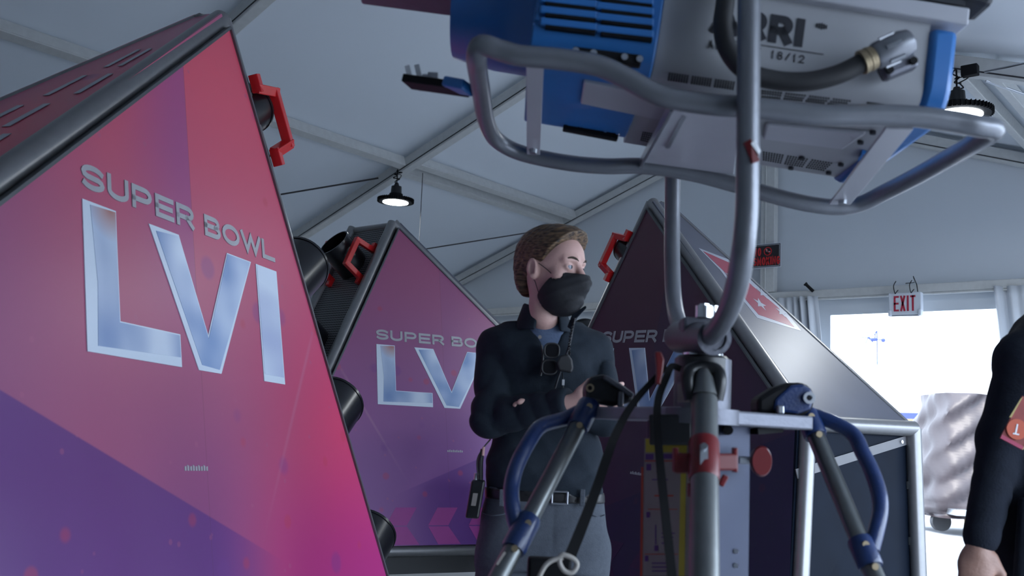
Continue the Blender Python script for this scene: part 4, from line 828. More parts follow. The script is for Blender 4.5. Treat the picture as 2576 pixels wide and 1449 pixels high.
mb = MB(); mb.box(K(1771, 965, 1.915), (.03, .02, .034)); sp_('leg_hinge', mb, 'black', bevel=.008)
def on_leg(py): f_ = (py-1006)/(1449-1006); return K(1771, py, 1.855-.215*f_)
ca, cb_ = on_leg(1110), on_leg(1208); mb = MB(); mb.tube([ca, ca+(cb_-ca)*.08, ca+(cb_-ca)*.92, cb_], [.026, .0275, .0275, .026], 24); rc = sp_('clamp_collar', mb, 'redk', smooth=40)
mb = MB(); mb.bar(K(1697, 1165, 1.80), K(1752, 1165, 1.79), .02, .036); mb.bar(K(1797, 1162, 1.79), K(1851, 1162, 1.80), .02, .030); sp_('clamp_wing', mb, 'redk', rc, bevel=.004)
for x in (1699, 1848): mb = MB(); mb.bar(K(x, 1188, 1.80), K(x, 1126, 1.80), .02, .008, up=(1, 0, 0)); sp_('clamp_tab', mb, 'redk', rc, bevel=.002)
mb = MB(); mb.bar(K(1812, 1222, 1.79), K(1826, 1196, 1.79), .014, .010); mb.bar(K(1735, 1215, 1.79), K(1735, 1250, 1.79), .014, .006, up=(1, 0, 0)); sp_('clamp_lever', mb, 'redk', rc, bevel=.002)
mb = MB(); mb.bar(K(1771, 1120, 1.762), K(1771, 1186, 1.742), .014, .004, up=(0, 1, 0)); mb.cyl(K(1771, 1122, 1.765), K(1771, 1122, 1.752), .006, seg=10); sp_('clamp_slot', mb, 'steel', rc)
c = K(1915, 1160, 1.99); mb = MB(); mb.tube([c+[0, .02, 0], c+[0, 0, 0], c+[0, -.008, 0]], [.019, .0215, .019], 30); mb.v = [tuple(np.array([c[0]+(v[0]-c[0])*1.0, v[1], c[2]+(v[2]-c[2])*1.42])) for v in mb.v]; kb = sp_('crank_knob', mb, 'redk', smooth=40)
mb = MB(); mb.cyl(c+[-.04, .015, 0], c+[0, .015, 0], .008, seg=10); sp_('knob_shaft', mb, 'steel', kb)
# side legs
def sideleg(top, bot_px, hinge, collars, braceP, side, bz):
    a_ = K(*top); b_ = K(*bot_px); d_ = b_-a_; e_ = a_+d_*((a_[2]-.04)/(-d_[2]))
    mb = MB(); mb.tube([a_, e_], .0185, 22); lg = sp_('leg', mb, 'leg', smooth=40)
    mb = MB(); mb.cyl(e_+[0, 0, .03], e_-[0, 0, .035], .026, .036, 20); sp_('rubber_foot', mb, 'rubber', lg)
    for p, q in collars:
        f_ = lambda y: a_+d_*((y-top[1])/(bot_px[1]-top[1])); mb = MB(); mb.tube([f_(p), f_(p)*.9+f_(q)*.1, f_(q)*.9+f_(p)*.1, f_(q)], [.0225, .0245, .0245, .0225], 22); co = sp_('leg_collar', mb, 'blued', lg, smooth=40)
        for t_ in (.12, .9): c = f_(p)*(1-t_)+f_(q)*t_; mb = MB(); mb.cyl(c+[0, -.022, 0], c+[0, -.030, 0], .0065, seg=12); sp_('bolt', mb, 'gold', co, smooth=True)
    mb = MB(); mb.tube(smooth_path([K(*q) for q in braceP], 6), .0158, 16); sp_('leg_handle', mb, 'blued', lg, smooth=60)
    return lg
ll = sideleg((1492, 1000, 2.16), (1256, 1449, 1.90), None, [(1018, 1086), (1318, 1392)], [(1478, 1025, 2.15), (1421, 1053, 2.13), (1362, 1072, 2.09), (1328, 1116, 2.05), (1299, 1174, 2.02), (1287, 1224, 2.0), (1288, 1267, 1.98), (1297, 1314, 1.97), (1310, 1352, 1.965)], -1, 0)
rl = sideleg((2024, 1030, 2.14), (2200, 1449, 1.92), None, [(1042, 1106), (1366, 1430)], [(2046, 1044, 2.13), (2104, 1066, 2.11), (2148, 1095, 2.09), (2170, 1139, 2.06), (2192, 1183, 2.04), (2211, 1241, 2.01), (2214, 1285, 1.99), (2205, 1332, 1.97), (2192, 1382, 1.955)], 1, 0)
# leg sticker
mb = MB(); c0 = K(1262, 1430, 1.895); c1_ = K(1282, 1398, 1.91); mb.bar(c0, c1_, .026, .003, up=(0, -1, 0)); q_ = sp_('leg_sticker', mb, 'paper', ll)
# hinge housings
def hinge(poly, b, th, m='black'):
    A_ = [K(x, y, b) for x, y in poly]; mb = MB(); mb.hull(A_, [p+[0, th, 0] for p in A_]); return sp_('hinge_housing', mb, m, bevel=.009)
h1_ = hinge([(1472, 1008), (1470, 972), (1486, 946), (1520, 940), (1560, 962), (1596, 990), (1590, 1012), (1545, 1022)], 2.13, .07)
mb = MB(); c = K(1484, 976, 2.125); mb.ring(c, c+[0, -.004, 0], .009, .005, 16); sp_('hinge_pin', mb, 'gold', h1_)
mb = MB(); mb.bar(K(1520, 948, 2.12), K(1592, 996, 2.12), .02, .010); mb.bar(K(1562, 985, 2.12), K(1560, 1024, 2.12), .02, .012, up=(1, 0, 0)); sp_('hinge_bar', mb, 'alu', h1_, bevel=.003)
h2_ = hinge([(1906, 1038), (1906, 1002), (1950, 974), (1985, 962), (2022, 962), (2044, 976), (2051, 1000), (2046, 1030), (2026, 1046), (1965, 1046)], 2.10, .07, 'blackm')
mb = MB(); A_ = [K(x, y, 2.095) for x, y in ((1946, 1034), (1950, 1004), (1990, 968), (2022, 966), (2042, 978), (2048, 1000), (2042, 1030), (2008, 1042))]; mb.hull(A_, [p+[0, .03, 0] for p in A_]); sp_('hinge_cheek', mb, 'blued', h2_, bevel=.006)
c = K(2035, 1001, 2.09); mb = MB(); mb.ring(c, c+[0, -.004, 0], .0125, .006, 20); sp_('hinge_pin', mb, 'steel', h2_); mb = MB(); mb.cyl(c+[0, .002, 0], c+[0, -.005, 0], .0045, seg=12); sp_('hinge_pin_bolt', mb, 'blackm', h2_)
mb = MB(); mb.bar(K(1962, 1020, 2.092), K(1962, 1042, 2.092), .02, .014, up=(1, 0, 0)); sp_('hinge_bar', mb, 'steel', h2_, bevel=.003)
# webbing straps, red buckle, beige hook
def ribbon(pts, w0, w1, th=.003):
    P = smooth_path(pts, 5); V = []; F = []; n = len(P)
    for i, p in enumerate(P):
        t_ = nrm(P[min(i+1, n-1)]-P[max(i-1, 0)]); s_ = nrm(np.cross(t_, [0, 1., .15])); w_ = w0+(w1-w0)*i/(n-1); nn = nrm(np.cross(s_, t_))
        V += [p-s_*w_/2-nn*th/2, p+s_*w_/2-nn*th/2, p+s_*w_/2+nn*th/2, p-s_*w_/2+nn*th/2]
    for i in range(n-1):
        for k in range(4): F.append((i*4+k, i*4+(k+1) % 4, i*4+4+(k+1) % 4, i*4+4+k))
    F += [(3, 2, 1, 0), tuple(n*4-4+k for k in range(4))]; mb = MB(); mb.add(V, F); return mb
stp = yt('webbing_strap', ribbon([K(1676, 922, 1.93), K(1640, 960, 1.93), K(1596, 1010, 1.93), K(1562, 1066, 1.93), K(1534, 1130, 1.92), K(1502, 1225, 1.92), K(1466, 1320, 1.91), K(1432, 1404, 1.90)], .010, .022), 'blackm', 'black webbing strap running from the red buckle down to the beige hook', 'strap')
st2 = yt('webbing_strap', ribbon([K(1712, 928, 1.91), K(1690, 922, 1.905), K(1676, 950, 1.90), K(1657, 1000, 1.90), K(1653, 1060, 1.895), K(1660, 1160, 1.89), K(1672, 1280, 1.885), K(1690, 1449, 1.88), K(1700, 1600, 1.88)], .012, .018), 'blackm', 'black webbing strap hanging down over the yellow instruction label', 'strap')
mb = MB(); P2_ = [K(x, y, 1.885) for x, y in ((1648, 884), (1664, 884), (1672, 905), (1668, 940), (1662, 968), (1650, 966), (1652, 925))]; mb.hull(P2_, [p+[0, .012, 0] for p in P2_]); yt('strap_buckle', mb, 'redk', 'red plastic strap buckle left of the stand\'s black collar', 'buckle', bevel=.003)
mb = MB(); mb.tube(smooth_path([K(x, y, 1.885) for x, y in ((1414, 1396), (1440, 1404), (1452, 1420), (1440, 1440), (1420, 1436), (1408, 1415))], 6, True), .0045, 8, closed=True); mb.tube(smooth_path([K(x, y, 1.885) for x, y in ((1416, 1402), (1385, 1412), (1366, 1432), (1352, 1470), (1360, 1510), (1395, 1520), (1420, 1480))], 6), .0045, 8); yt('hook', mb, 'cord', 'beige plastic hook at the lower end of the black strap', 'hook', smooth=60)
mb = MB(); mb.box(K(1380, 1470, 1.97), (.042, .02, .05)); yt('cable_pouch', mb, 'blackm', 'small black pouch behind the beige hook at the bottom edge', 'pouch', bevel=.006)
# ================================================================== MASKED MAN (yaw frame)
MB0 = 2.92
man = thing('person', K(1375, 1300, 2.96)*[1, 1, 0], 'man in a black face mask and dark quarter-zip jacket, arms crossed, looking right', 'person')
def body(name, f, lo, hi, h, m, par=man, sm=75):
    V, F = snet(f, lo, hi, h); return yl(name, (V, F), m, par, smooth=sm)
hc = K(1384, 688, MB0)
th = math.radians(52); Fh = np.array([math.sin(th), -math.cos(th), 0]); Rh = np.array([-math.cos(th), -math.sin(th), 0]); Uh = np.array([0, 0, 1.])
tilt = math.radians(-3); Fh2 = Fh*math.cos(tilt)+Uh*math.sin(tilt); Uh2 = Uh*math.cos(tilt)-Fh*math.sin(tilt)
HM = np.array([Rh, Fh2, Uh2])           # rows: local axes in yaw frame
def hl(p): return (p-hc.astype(np.float32)) @ HM.T.astype(np.float32)
def hw(q): return hc+np.array(q, float) @ HM
SX = lambda q: np.stack([np.abs(q[..., 0]), q[..., 1], q[..., 2]], -1)
def headf(q):
    s = SX(q)
    d = elli(q, (0, -.012, .052), (.074, .098, .083))
    d = smin(d, elli(q, (0, .012, -.005), (.066, .082, .085)), .03)
    d = smin(d, elli(q, (0, .052, .05), (.058, .050, .052)), .03)                 # forehead
    d = smin(d, elli(q, (0, .052, -.068), (.040, .046, .036)), .03)             # jaw and chin
    d = smin(d, elli(s, (.043, .060, -.012), (.024, .022, .020)), .018)            # cheekbones
    d = smin(d, cone(s, (.015, .098, .036), (.046, .082, .034), .009, .009), .012) # brow ridge
    d = smax(d, -elli(s, (.032, .105, .014), (.019, .016, .011)), .010)            # eye sockets
    d = smin(d, elli(s, (.031, .083, .014), (.0165, .0145, .0145)), .004)      # eyelids volume
    d = smin(d, cone(q, (0, .099, .022), (0, .122, -.022), .0075, .013), .010)     # nose
    d = smax(d, -(elli(s, (.0315, .0985, .0135), (.0118, .012, .0050))), .0015)    # lid opening
    d = smin(d, cone(q, (0, -.008, -.04), (0.0, -.012, -.13), .047, .045, None), .025)  # neck
    return d
nk0 = K(1374, 770, MB0+.03); nk1 = K(1372, 850, MB0+.06)
def earf(q):
    s = SX(q); e = elli(s, (.082, -.008, .004), (.0095, .0175, .030)); e = smin(e, elli(s, (.075, -.002, -.008), (.010, .014, .022)), .008)
    e = smax(e, -elli(s, (.092, -.004, .006), (.010, .0115, .021)), .003)
    return smin(e, elli(s, (.083, .008, -.006), (.005, .005, .009)), .004)
def skinf(p):
    q = hl(p); d = smin(headf(q), earf(q), .006); d = smin(d, cone(p, nk0, nk1, .045, .050), .02); return smin(d, elli(p, nk1+[0, .03, -.05], (.11, .06, .04)), .03)
body('head', skinf, hc+[-.15, -.15, -.30], hc+[.15, .15, .16], .0032, 'skin')
def eye(sx, name='eye'):
    c = hw((sx*.031, .0845, .0135)); mb = MB(); mb.ell(c, (.0125,)*3, n=12); e = yl(name, mb, 'eyew', man, smooth=75)
    look = nrm(HM[1]*.93+HM[0]*-.30+Uh*.04); mb = MB(); mb.ell(c+look*.0078, (.0066, .0066, .0066), n=10); yl('iris', mb, 'iris', e, smooth=75)
    mb = MB(); P = [hw((sx*(.031+.0135*math.cos(a)), .0945-.0035*abs(math.cos(a))*1.6, .0145+.0055*math.sin(a))) for a in np.linspace(.1, math.pi-.1, 9)]; mb.tube(P, .0011, 6); yl('eyelash_line', mb, 'brow', e, smooth=60)
eye(1); eye(-1)
for sx in (1, -1):
    mb = MB(); P = [hw(p) for p in ((sx*.012, .1055, .0335), (sx*.024, .105, .0385), (sx*.038, .098, .040), (sx*.050, .086, .034))]; mb.tube(smooth_path(P, 4), [.0030]*4+[.0036]*4+[.003]*4+[.001], 8); yl('eyebrow', mb, 'brow', man, smooth=60)
# hair: swept cap
def hairmat():
    m = bpy.data.materials.new('brown_hair'); m.use_nodes = True; nt = m.node_tree; N = nt.nodes; L = nt.links; b = N['Principled BSDF']; b.inputs['Roughness'].default_value = .5
    tc = N.new('ShaderNodeTexCoord'); mp = N.new('ShaderNodeMapping'); mp.inputs['Rotation'].default_value = (0, math.radians(-18), math.radians(38)); mp.inputs['Scale'].default_value = (8, 60, 110); no = N.new('ShaderNodeTexNoise'); no.inputs['Scale'].default_value = 1.6; no.inputs['Detail'].default_value = 6
    L.new(tc.outputs['Object'], mp.inputs[0]); L.new(mp.outputs[0], no.inputs['Vector']); cr = N.new('ShaderNodeValToRGB'); e = cr.color_ramp.elements; e[0].position = .35; e[0].color = (.022, .014, .010, 1); e[1].position = .68; e[1].color = (.21, .13, .07, 1)
    L.new(no.outputs['Fac'], cr.inputs[0]); L.new(cr.outputs[0], b.inputs['Base Color']); bp = N.new('ShaderNodeBump'); bp.inputs['Strength'].default_value = .9; bp.inputs['Distance'].default_value = .004; L.new(no.outputs['Fac'], bp.inputs['Height']); L.new(bp.outputs[0], b.inputs['Normal']); return m
M['hair'] = hairmat()
def hairf(p):
    q = hl(p); s = SX(q); x, y, z = q[..., 0], q[..., 1], q[..., 2]
    d = elli(q, (0, -.018, .056), (.081, .102, .092))
    d = smin(d, elli(q, (-.005, .045, .108), (.062, .062, .034)), .03)     # swept top volume
    d = smin(d, elli(q, (.0, .090, .092), (.056, .034, .026)), .018)           # quiff over the forehead
    d = smin(d, elli(q, (0, .030, .064), (.083, .094, .070)), .02)
    d = smin(d, elli(q, (0, -.078, .0), (.062, .032, .075)), .03)
    d = d+.0012*np.sin(x*150+y*90+z*60)*np.sin(z*120-y*70)+.0009*np.sin(y*260-z*190+x*40)
    hl_ = .088-.0*y                                                   # hairline height over the face
    face = np.maximum(y-.060-(.0)*z, -(z-.082-.16*(y-.06)))                 # region in front and below the fringe
    cut = np.minimum(face*0+1, 1)
    # remove face: in front of a slanted plane and below the fringe
    side = (y-(.031+.9*np.clip(z, -.03, .06)))                                      # >0 in front of sideburn line
    low = (.066+.04*(y-.04)+.006*np.sin(x*90+2))-z
    d = smax(d, np.minimum(side, low), .006)
    # around the ear
    d = smax(d, -elli(s, (.085, -.004, -.004), (.03, .027, .036)), .004)
    # nape
    d = smax(d, (-.072-z)+np.maximum(0, (y+.06))*1.2, .006)
    d = smax(d, np.minimum(-z-.028, y+.045), .008)
    return d
body('hair', hairf, hc+[-.16, -.16, -.14], hc+[.17, .16, .18], .0032, 'hair', sm=60)
# mask
def maskf(p):
    q = hl(p); s = SX(q); x, y, z = q[..., 0], q[..., 1], q[..., 2]
    base = elli(q, (0, .040, -.045), (.067, .075, .078)); base = smin(base, elli(q, (0, .098, -.028), (.029, .043, .033)), .030); base = smin(base, elli(q, (0, .058, -.085), (.040, .052, .036)), .02)
    pl = .0011*np.sin((z+.25*np.abs(x)-.3*(y-.06))*260+1.5)*np.clip((y-.03)*16, 0, 1)+.0008*np.sin(x*120+z*90)
    d = np.abs(base-.002)-.0022; d = (base-.004)-pl
    d = np.maximum(d, -(headf(q)-.0012)*1.0)
    d = smax(d, z+.006-.10*(y-.09)*0-.04*np.abs(x), .002)
    d = smax(d, (.050+.95*np.clip(z+.02, -.2, 0))-y, .003)
    return smax(d, -.128-z+0*z, .004)
mk = body('face_mask', maskf, hc+[-.14, -.16, -.16], hc+[.15, .12, .02], .0030, 'mask', sm=60)
mb = MB(); mb.tube(smooth_path([hw(p) for p in ((.066, .054, -.012), (.072, .034, .004), (.078, .012, .018))], 5), .0013, 6); mb2 = MB(); mb2.tube(smooth_path([hw(p) for p in ((.060, .008, -.066), (.066, .004, -.050), (.072, .000, -.034), (.077, -.006, -.026))], 5), .0013, 6); yl('ear_loop', mb, 'mask', mk, smooth=60); yl('ear_loop', mb2, 'mask', mk, smooth=60)
# jacket with crossed arms
TC = 3.02
def zt_(y, b=MB0): return K(1370, y, b)[2]
def aX(x, y, b=TC): return K(x, y, b)[0]
prof = [(820, 1358, 88), (845, 1362, 130), (880, 1366, 142), (940, 1368, 140), (1000, 1370, 134), (1060, 1371, 130), (1120, 1371, 134), (1180, 1371, 142), (1236, 1370, 147)]
zs = [K(x, y, TC)[2] for y, x, w_ in prof][::-1]; cxs = [aX(x, y) for y, x, w_ in prof][::-1]; pw = [w_*TC/2520 for y, x, w_ in prof][::-1]; pd = [.07, .10, .118, .122, .118, .113, .113, .115, .115][::-1]; cys = [TC]*9
RS, RE, RW = K(1252, 890, TC-.0), K(1236, 1050, 2.92), K(1420, 1018, 2.79)
LS, LE, LW = K(1490, 892, TC+.01), K(1523, 1046, 2.94), K(1404, 1035, 2.885)
def wr(p, a, b, amp, fr):       # creases around a limb
    d = nrm(np.array(b)-np.array(a)); t = (p-np.array(a, np.float32)) @ d.astype(np.float32)
    s = np.abs(np.sin(t*fr*.5+1.6*np.sin(p[..., 0]*19+p[..., 2]*13+p[..., 1]*9))); return amp*1.8*(.6-s**.6)*(.6+.4*np.sin(p[..., 0]*31+p[..., 1]*23+1))
def jack(p):
    d = loft(p, zs, cxs, cys, pw, pd, 2.6)
    d = d+.004*wav(p, 14, 5, 34, 1)-.0045*np.abs(wav(p, -20, 0, 30, 2))**.6+.003*np.abs(wav(p, 34, 10, 26, 1))
    for S0 in (RS, LS): d = smin(d, cone(p, nk1+[0, .02, -.005], S0+[0, 0, .012], .062, .062), .05)
    ar = smin(cone(p, RS, RE, .064, .055)+wr(p, RS, RE, .011, 62), cone(p, RE, RW, .055, .042)+wr(p, RE, RW, .010, 80), .022)
    al = smin(cone(p, LS, LE, .064, .053)+wr(p, LS, LE, .011, 66), cone(p, LE, LW, .052, .040)+wr(p, LE, LW, .0024, 80), .025)
    ar = np.maximum(ar, -1.); d = smin(d, al, .005); d = smin(d, ar, .004)
    # belly fullness under the arms
    # neck opening: V shaped cut through the front
    vq = p-K(1385, 800, 2.9).astype(np.float32); v = np.maximum(np.abs(vq[..., 0]+.0)*1.0-(.052+.38*(vq[..., 2])), -(vq[..., 2]+.115)); v = np.maximum(v, p[..., 1]-TC+.03)
    d = smax(d, -np.maximum(v, -1), .006)
    d = smax(d, -cone(p, nk0-[0, 0, .0], nk1+[0, 0, .03], .054, .060), .006)
    ctip = nrm(RW-RE); d = smax(d, ((p-RW.astype(np.float32)) @ ctip.astype(np.float32))-.018+np.minimum(0, 0)+np.where(cone(p, RE, RW+ctip*.06, .06, .06) < .012, 0, -1), .003)
    return d
jk = body('jacket', jack, [aX(1170, 1000)-.02, 2.66, zs[0]-.03], [aX(1570, 1000)+.03, 3.20, zs[-1]+.10], .0062, 'jacket')
# collar: standing band with a wing folded out on the right
def collarf(p):
    c = K(1368, 796, 2.975).astype(np.float32); q = p-c; zz = q[..., 2]; fl = .010*np.clip(zz/.05, 0, 1.4)
    d = np.abs(np.sqrt((q[..., 0]/1.0)**2+(q[..., 1]/1.05)**2)-.070+.32*np.clip(zz, -.06, .05))-.005
    top = zz-(.036-.22*np.maximum(0, -q[..., 1]-.01)+.22*np.maximum(0, q[..., 0]-.0)*np.clip(-q[..., 1]*20, 0, 1)); d = smax(d, top, .004); d = np.maximum(d, -zz-.05)
    ang = np.arctan2(q[..., 0]-.012, -q[..., 1]); return smax(d, (.42+ .55*np.clip(-zz/.05, -1, 1)*0-np.abs(ang))*.07, .004)
body('collar', collarf, K(1290, 860, 2.88), K(1470, 720, 3.12)+[.03, .02, .02], .0036, 'jacket', jk)
mb = MB(); wp = [K(1452, 800, 2.86), K(1440, 830, 2.86), K(1427, 822, 2.87), K(1440, 790, 2.87), K(1474, 768, 2.86), K(1476, 774, 2.855)]; mb.hull(wp, [p+[0, .010, 0] for p in wp]); yl('collar_flap', mb, 'jacket', jk, bevel=.003)
# placket edge with zip and buttons
mb = MB(); P = [K(1446, 800, 2.855), K(1440, 830, 2.865), K(1432, 870, 2.875), K(1414, 920, 2.885), K(1395, 980, 2.885)]; mb.tube(smooth_path(P, 5), .0035, 6); yl('zip', mb, 'ink', jk, smooth=60)
for x, y in ((1358, 848),): mb = MB(); c = K(x, y, 2.872); mb.cyl(c, c-[0, .004, 0], .0055, seg=14); yl('button', mb, 'paper', jk)
def teef(p): 
    d = loft(p, [zt_(900), zt_(860), zt_(812), zt_(800)], [aX(1370, 900, 2.96)]*4, [2.985]*4, [.10, .095, .075, .062], [.082, .080, .070, .060], 2.2); return d+.0015*wav(p, 60, 0, 40)
body('t_shirt', teef, [aX(1270, 850), 2.87, zt_(905)], [aX(1480, 850), 3.1, zt_(790)], .005, 'tee')
# hand resting in the crook of the other arm: palm, five bent fingers and thumb
def handf(p, w0, dirv, upv, sc=1., curl=.5):
    d = nrm(dirv); u = nrm(np.array(upv)-d*(np.array(upv) @ d)); s = np.cross(d, u); w0 = np.array(w0)
    def P(a, b, c): return w0+d*a*sc+u*b*sc+s*c*sc
    D = elli(p, P(.045, 0, 0), (.05, .042, .019), np.array([d, u, s])); D = smin(D, cone(p, P(-.035, 0, 0), P(.015, 0, 0), .024, .026), .02)
    for i, (off, ln) in enumerate(((.030, .072), (.011, .080), (-.009, .075), (-.027, .060))):
        k0 = P(.078-.003*abs(i-1), off, 0); k1 = P(.078+ln*.42, off*1.1, -.012*curl*2); k2 = P(.078+ln*.70, off*1.1, -.032*curl*2); k3 = P(.078+ln*.80, off*1.08, -.055*curl*2)
        f = smin(smin(cone(p, k0, k1, .0098, .0088), cone(p, k1, k2, .0088, .0080), .004), cone(p, k2, k3, .0080, .0070), .004); D = smin(D, f, .005)
    t0, t1, t2 = P(.018, .032, -.004), P(.048, .056, -.012), P(.078, .060, -.020); D = smin(D, smin(cone(p, t0, t1, .0145, .011), cone(p, t1, t2, .011, .0085), .004), .012)
    return D
hd = nrm(np.array(RW)-np.array(RE)); hd2 = nrm(hd+[.1, .12, .05])
hd2 = nrm(hd+[-.02, .32, -.06]); body('hand', lambda p: handf(p, RW+hd*.038, hd2, (.1, -.25, 1), .92, .6), RW+[-.05, -.10, -.09], RW+[.20, .12, .12], .0032, 'skin')
hL = nrm(LW-LE); body('hand', lambda p: handf(p, LW+hL*.02+[0, .0, -.004], nrm(hL+[0, .02, .12]), (0, -.9, .5), .84, .1), LW+[-.20, -.09, -.10], LW+[.06, .10, .12], .0036, 'skin')
# trousers, belt, legs, shoes
HB = 3.02
hp = [(1228, 1370, 145), (1260, 1370, 146), (1300, 1368, 155), (1360, 1366, 162), (1430, 1365, 166)]
hz_ = [K(x, y, HB)[2] for y, x, w_ in hp][::-1]; hx_ = [aX(x, y, HB) for y, x, w_ in hp][::-1]; hw_ = [w_*HB/2520 for *_, w_ in hp][::-1]; hdp = [.118, .114, .118, .122, .12][::-1]
zc = hz_[0]
def trou(p):
    d = loft(p, hz_, hx_, [HB]*5, hw_, hdp, 2.5)
    for sx, fx in ((-1, -.13), (1, .14)):
        hip = np.array([hx_[0]+sx*.098, HB, zc+.05]); kn = np.array([hx_[0]+sx*.125, HB-.02, .50]); an = np.array([hx_[0]+fx*1.1, HB, .09])
        d = smin(d, cone(p, hip, kn, .100, .072), .012); d = smin(d, cone(p, kn, an, .072, .058), .02)
    d = d+.002*wav(p, 30, 10, 70, 1)*np.clip((zc+.06-p[..., 2])*12, 0, 1)+.0016*wav(p, -55, 20, 40)
    # fly fold and pocket seams
    x0 = aX(1388, 1300, HB); d = d+.003*np.exp(-((p[..., 0]-x0)/.004)**2)*(p[..., 1] < HB)
    return np.maximum(d, p[..., 2]-hz_[-1])
tr_ = body('trousers', trou, [hx_[0]-.26, HB-.17, .07], [hx_[0]+.26, HB+.17, hz_[-1]+.02], .0085, 'pants')
for P in ([(1213, 1290), (1240, 1297), (1282, 1290)], [(1490, 1293), (1505, 1300), (1521, 1295)]):
    mb = MB(); mb.tube(smooth_path([K(x, y, HB-.118 if 1230 < x < 1500 else HB-.07) for x, y in P], 4), .002, 5); yl('pocket_seam', mb, 'pants', tr_, smooth=60)
def beltf(p):
    z0, z1 = K(1370, 1266, 2.9)[2], K(1370, 1238, 2.9)[2]
    d = loft(p, hz_, hx_, [HB]*5, [w_+.004 for w_ in hw_], [v+.004 for v in hdp], 2.5); return np.maximum(np.maximum(d, -(d+.006)), np.maximum(z0-p[..., 2], p[..., 2]-z1))
bt = body('belt', beltf, [hx_[0]-.22, HB-.15, 1.0], [hx_[0]+.22, HB+.15, 1.15], .0055, 'belt')
mb = MB(); c = K(1408, 1252, HB-.125); 
for a_, b_ in (((-.022, 0, -.017), (.022, 0, -.017)), ((-.022, 0, .017), (.022, 0, .017)), ((-.022, 0, -.017), (-.022, 0, .017)), ((.022, 0, -.017), (.022, 0, .017))): mb.tube([c+np.array(a_), c+np.array(b_)], .003, 8)
yl('belt_buckle', mb, 'steel', bt, smooth=60)
for x in (1262, 1465): mb = MB(); mb.box(K(x, 1252, HB-.122), (.007, .004, .024)); yl('belt_loop', mb, 'pants', tr_, bevel=.002)
for sx, fx in ((-1, -.13), (1, .14)):
    c = np.array([hx_[0]+fx*1.1, HB-.05, .0]); body('shoe', lambda p: np.maximum(smin(elli(p, c+[0, -.03, .03], (.048, .13, .05)), elli(p, c+[0, .05, .06], (.042, .06, .06)), .02), .002-p[..., 2]), c+[-.08, -.2, -.01], c+[.08, .15, .15], .009, 'tshoe')
# sunglasses hanging on the placket
sg = thing('sunglasses', K(1378, 905, 2.86), 'dark sunglasses hanging from the man\'s jacket opening', 'sunglasses')
for (x, y) in ((1388, 882), (1382, 924)):
    mb = MB(); P = []
    for k in range(20):
        a = 2*math.pi*k/20; ca, sa = math.cos(a), math.sin(a); q_ = (abs(ca)**3+abs(sa)**3)**(-1/3); P.append(K(x, y, 2.855)+np.array([.021*ca*q_, -.002, .0205*sa*q_]))
    mb.tube(P, .0028, 8, closed=True); yl('frame_rim', mb, 'rubber', sg, smooth=60); mb = MB(); mb.hull([p*.98+np.mean(P, 0)*.02 for p in P], [p*.98+np.mean(P, 0)*.02+[0, .002, 0] for p in P]); yl('lens', mb, 'lens', sg)
mb = MB(); mb.tube(smooth_path([K(1362, 868, 2.855), K(1366, 900, 2.858), K(1360, 945, 2.858)], 4), .003, 8); yl('temple_arm', mb, 'black', sg, smooth=60)
# speaker microphone and coiled lead
mic = thing('speaker_microphone', K(1418, 915, 2.85), 'black handheld speaker microphone clipped to the jacket front beside the sunglasses', 'microphone')
P = [K(x, y, 2.832) for x, y in ((1408, 896), (1430, 890), (1440, 906), (1443, 926), (1438, 938), (1406, 932), (1401, 914))]; mb = MB(); mb.hull(P, [p+[0, .025, 0] for p in P]); mbd = yl('microphone_body', mb, 'rubber', mic, bevel=.005)
mb = MB()
for k in range(5): a_ = K(1408, 900+k*5.5, 2.842); b_ = K(1438, 903+k*5.5, 2.842); mb.bar(a_, b_, .003, .0025)
yl('grille', mb, 'leg', mbd)
mb = MB(); c = K(1431, 925, 2.843); mb.cyl(c, c-[0, .003, 0], .0035, seg=10); yl('microphone_button', mb, 'white', mbd)
mb = MB(); P = []
pa, pb_, pc = K(1432, 892, 2.85), K(1434, 850, 2.85), K(1446, 800, 2.86)
path = smooth_path([pa, pb_, pc], 40)
for i, p in enumerate(path): a = i*1.1; P.append(p+np.array([math.cos(a), math.sin(a), 0])*.0035)
mb.tube(P, .0014, 5); yl('coiled_lead', mb, 'black', mic, smooth=60)
mb = MB(); mb.tube(smooth_path([K(1415, 938, 2.86), K(1416, 955, 2.865), K(1417, 985, 2.86)], 4), .002, 6); yl('cord', mb, 'black', mic, smooth=60)
mb = MB(); mb.box(K(1417, 962, 2.855), (.0035, .003, .008)); yl('cord_tag', mb, 'white', mic)
# radio on the hip
rd = thing('walkie_talkie', K(1195, 1260, 2.95), 'black two-way radio clipped at the masked man\'s hip, small white label', 'radio')
mb = MB(); ct = K(1196, 1255, 2.97); mb.box(ct, (.020, .026, .055), [nrm([1, 0, -.0]), np.array([0, 1., 0]), nrm([.12, 0, 1])]); yl('radio_body', mb, 'black', rd, bevel=.006)
mb = MB(); mb.box(ct+[-.002, -.0275, .0], (.007, .001, .018), [nrm([1, 0, 0]), np.array([0, 1., 0]), nrm([.12, 0, 1])]); yl('radio_label', mb, 'paper', rd)
mb = MB(); mb.cyl(ct+[-.002, 0, .055], ct+[.0, 0, .074], .007, seg=12); yl('radio_knob', mb, 'steel', rd)
mb = MB(); mb.tube([ct+[.010, .01, .05], K(1208, 1165, 2.98), K(1214, 1130, 2.985)], [.010, .009, .006], 10); yl('antenna', mb, 'rubber', rd, smooth=60)
mb = MB(); mb.tube(smooth_path([K(1204, 1205, 2.96), K(1200, 1160, 2.96), K(1214, 1130, 2.96), K(1234, 1105, 2.97)], 5), .0025, 6); yl('radio_lead', mb, 'black', rd, smooth=60)
mb = MB(); mb.cyl(K(1215, 1146, 2.955), K(1217, 1124, 2.955), .004, seg=10); yl('lead_plug', mb, 'skin', rd)
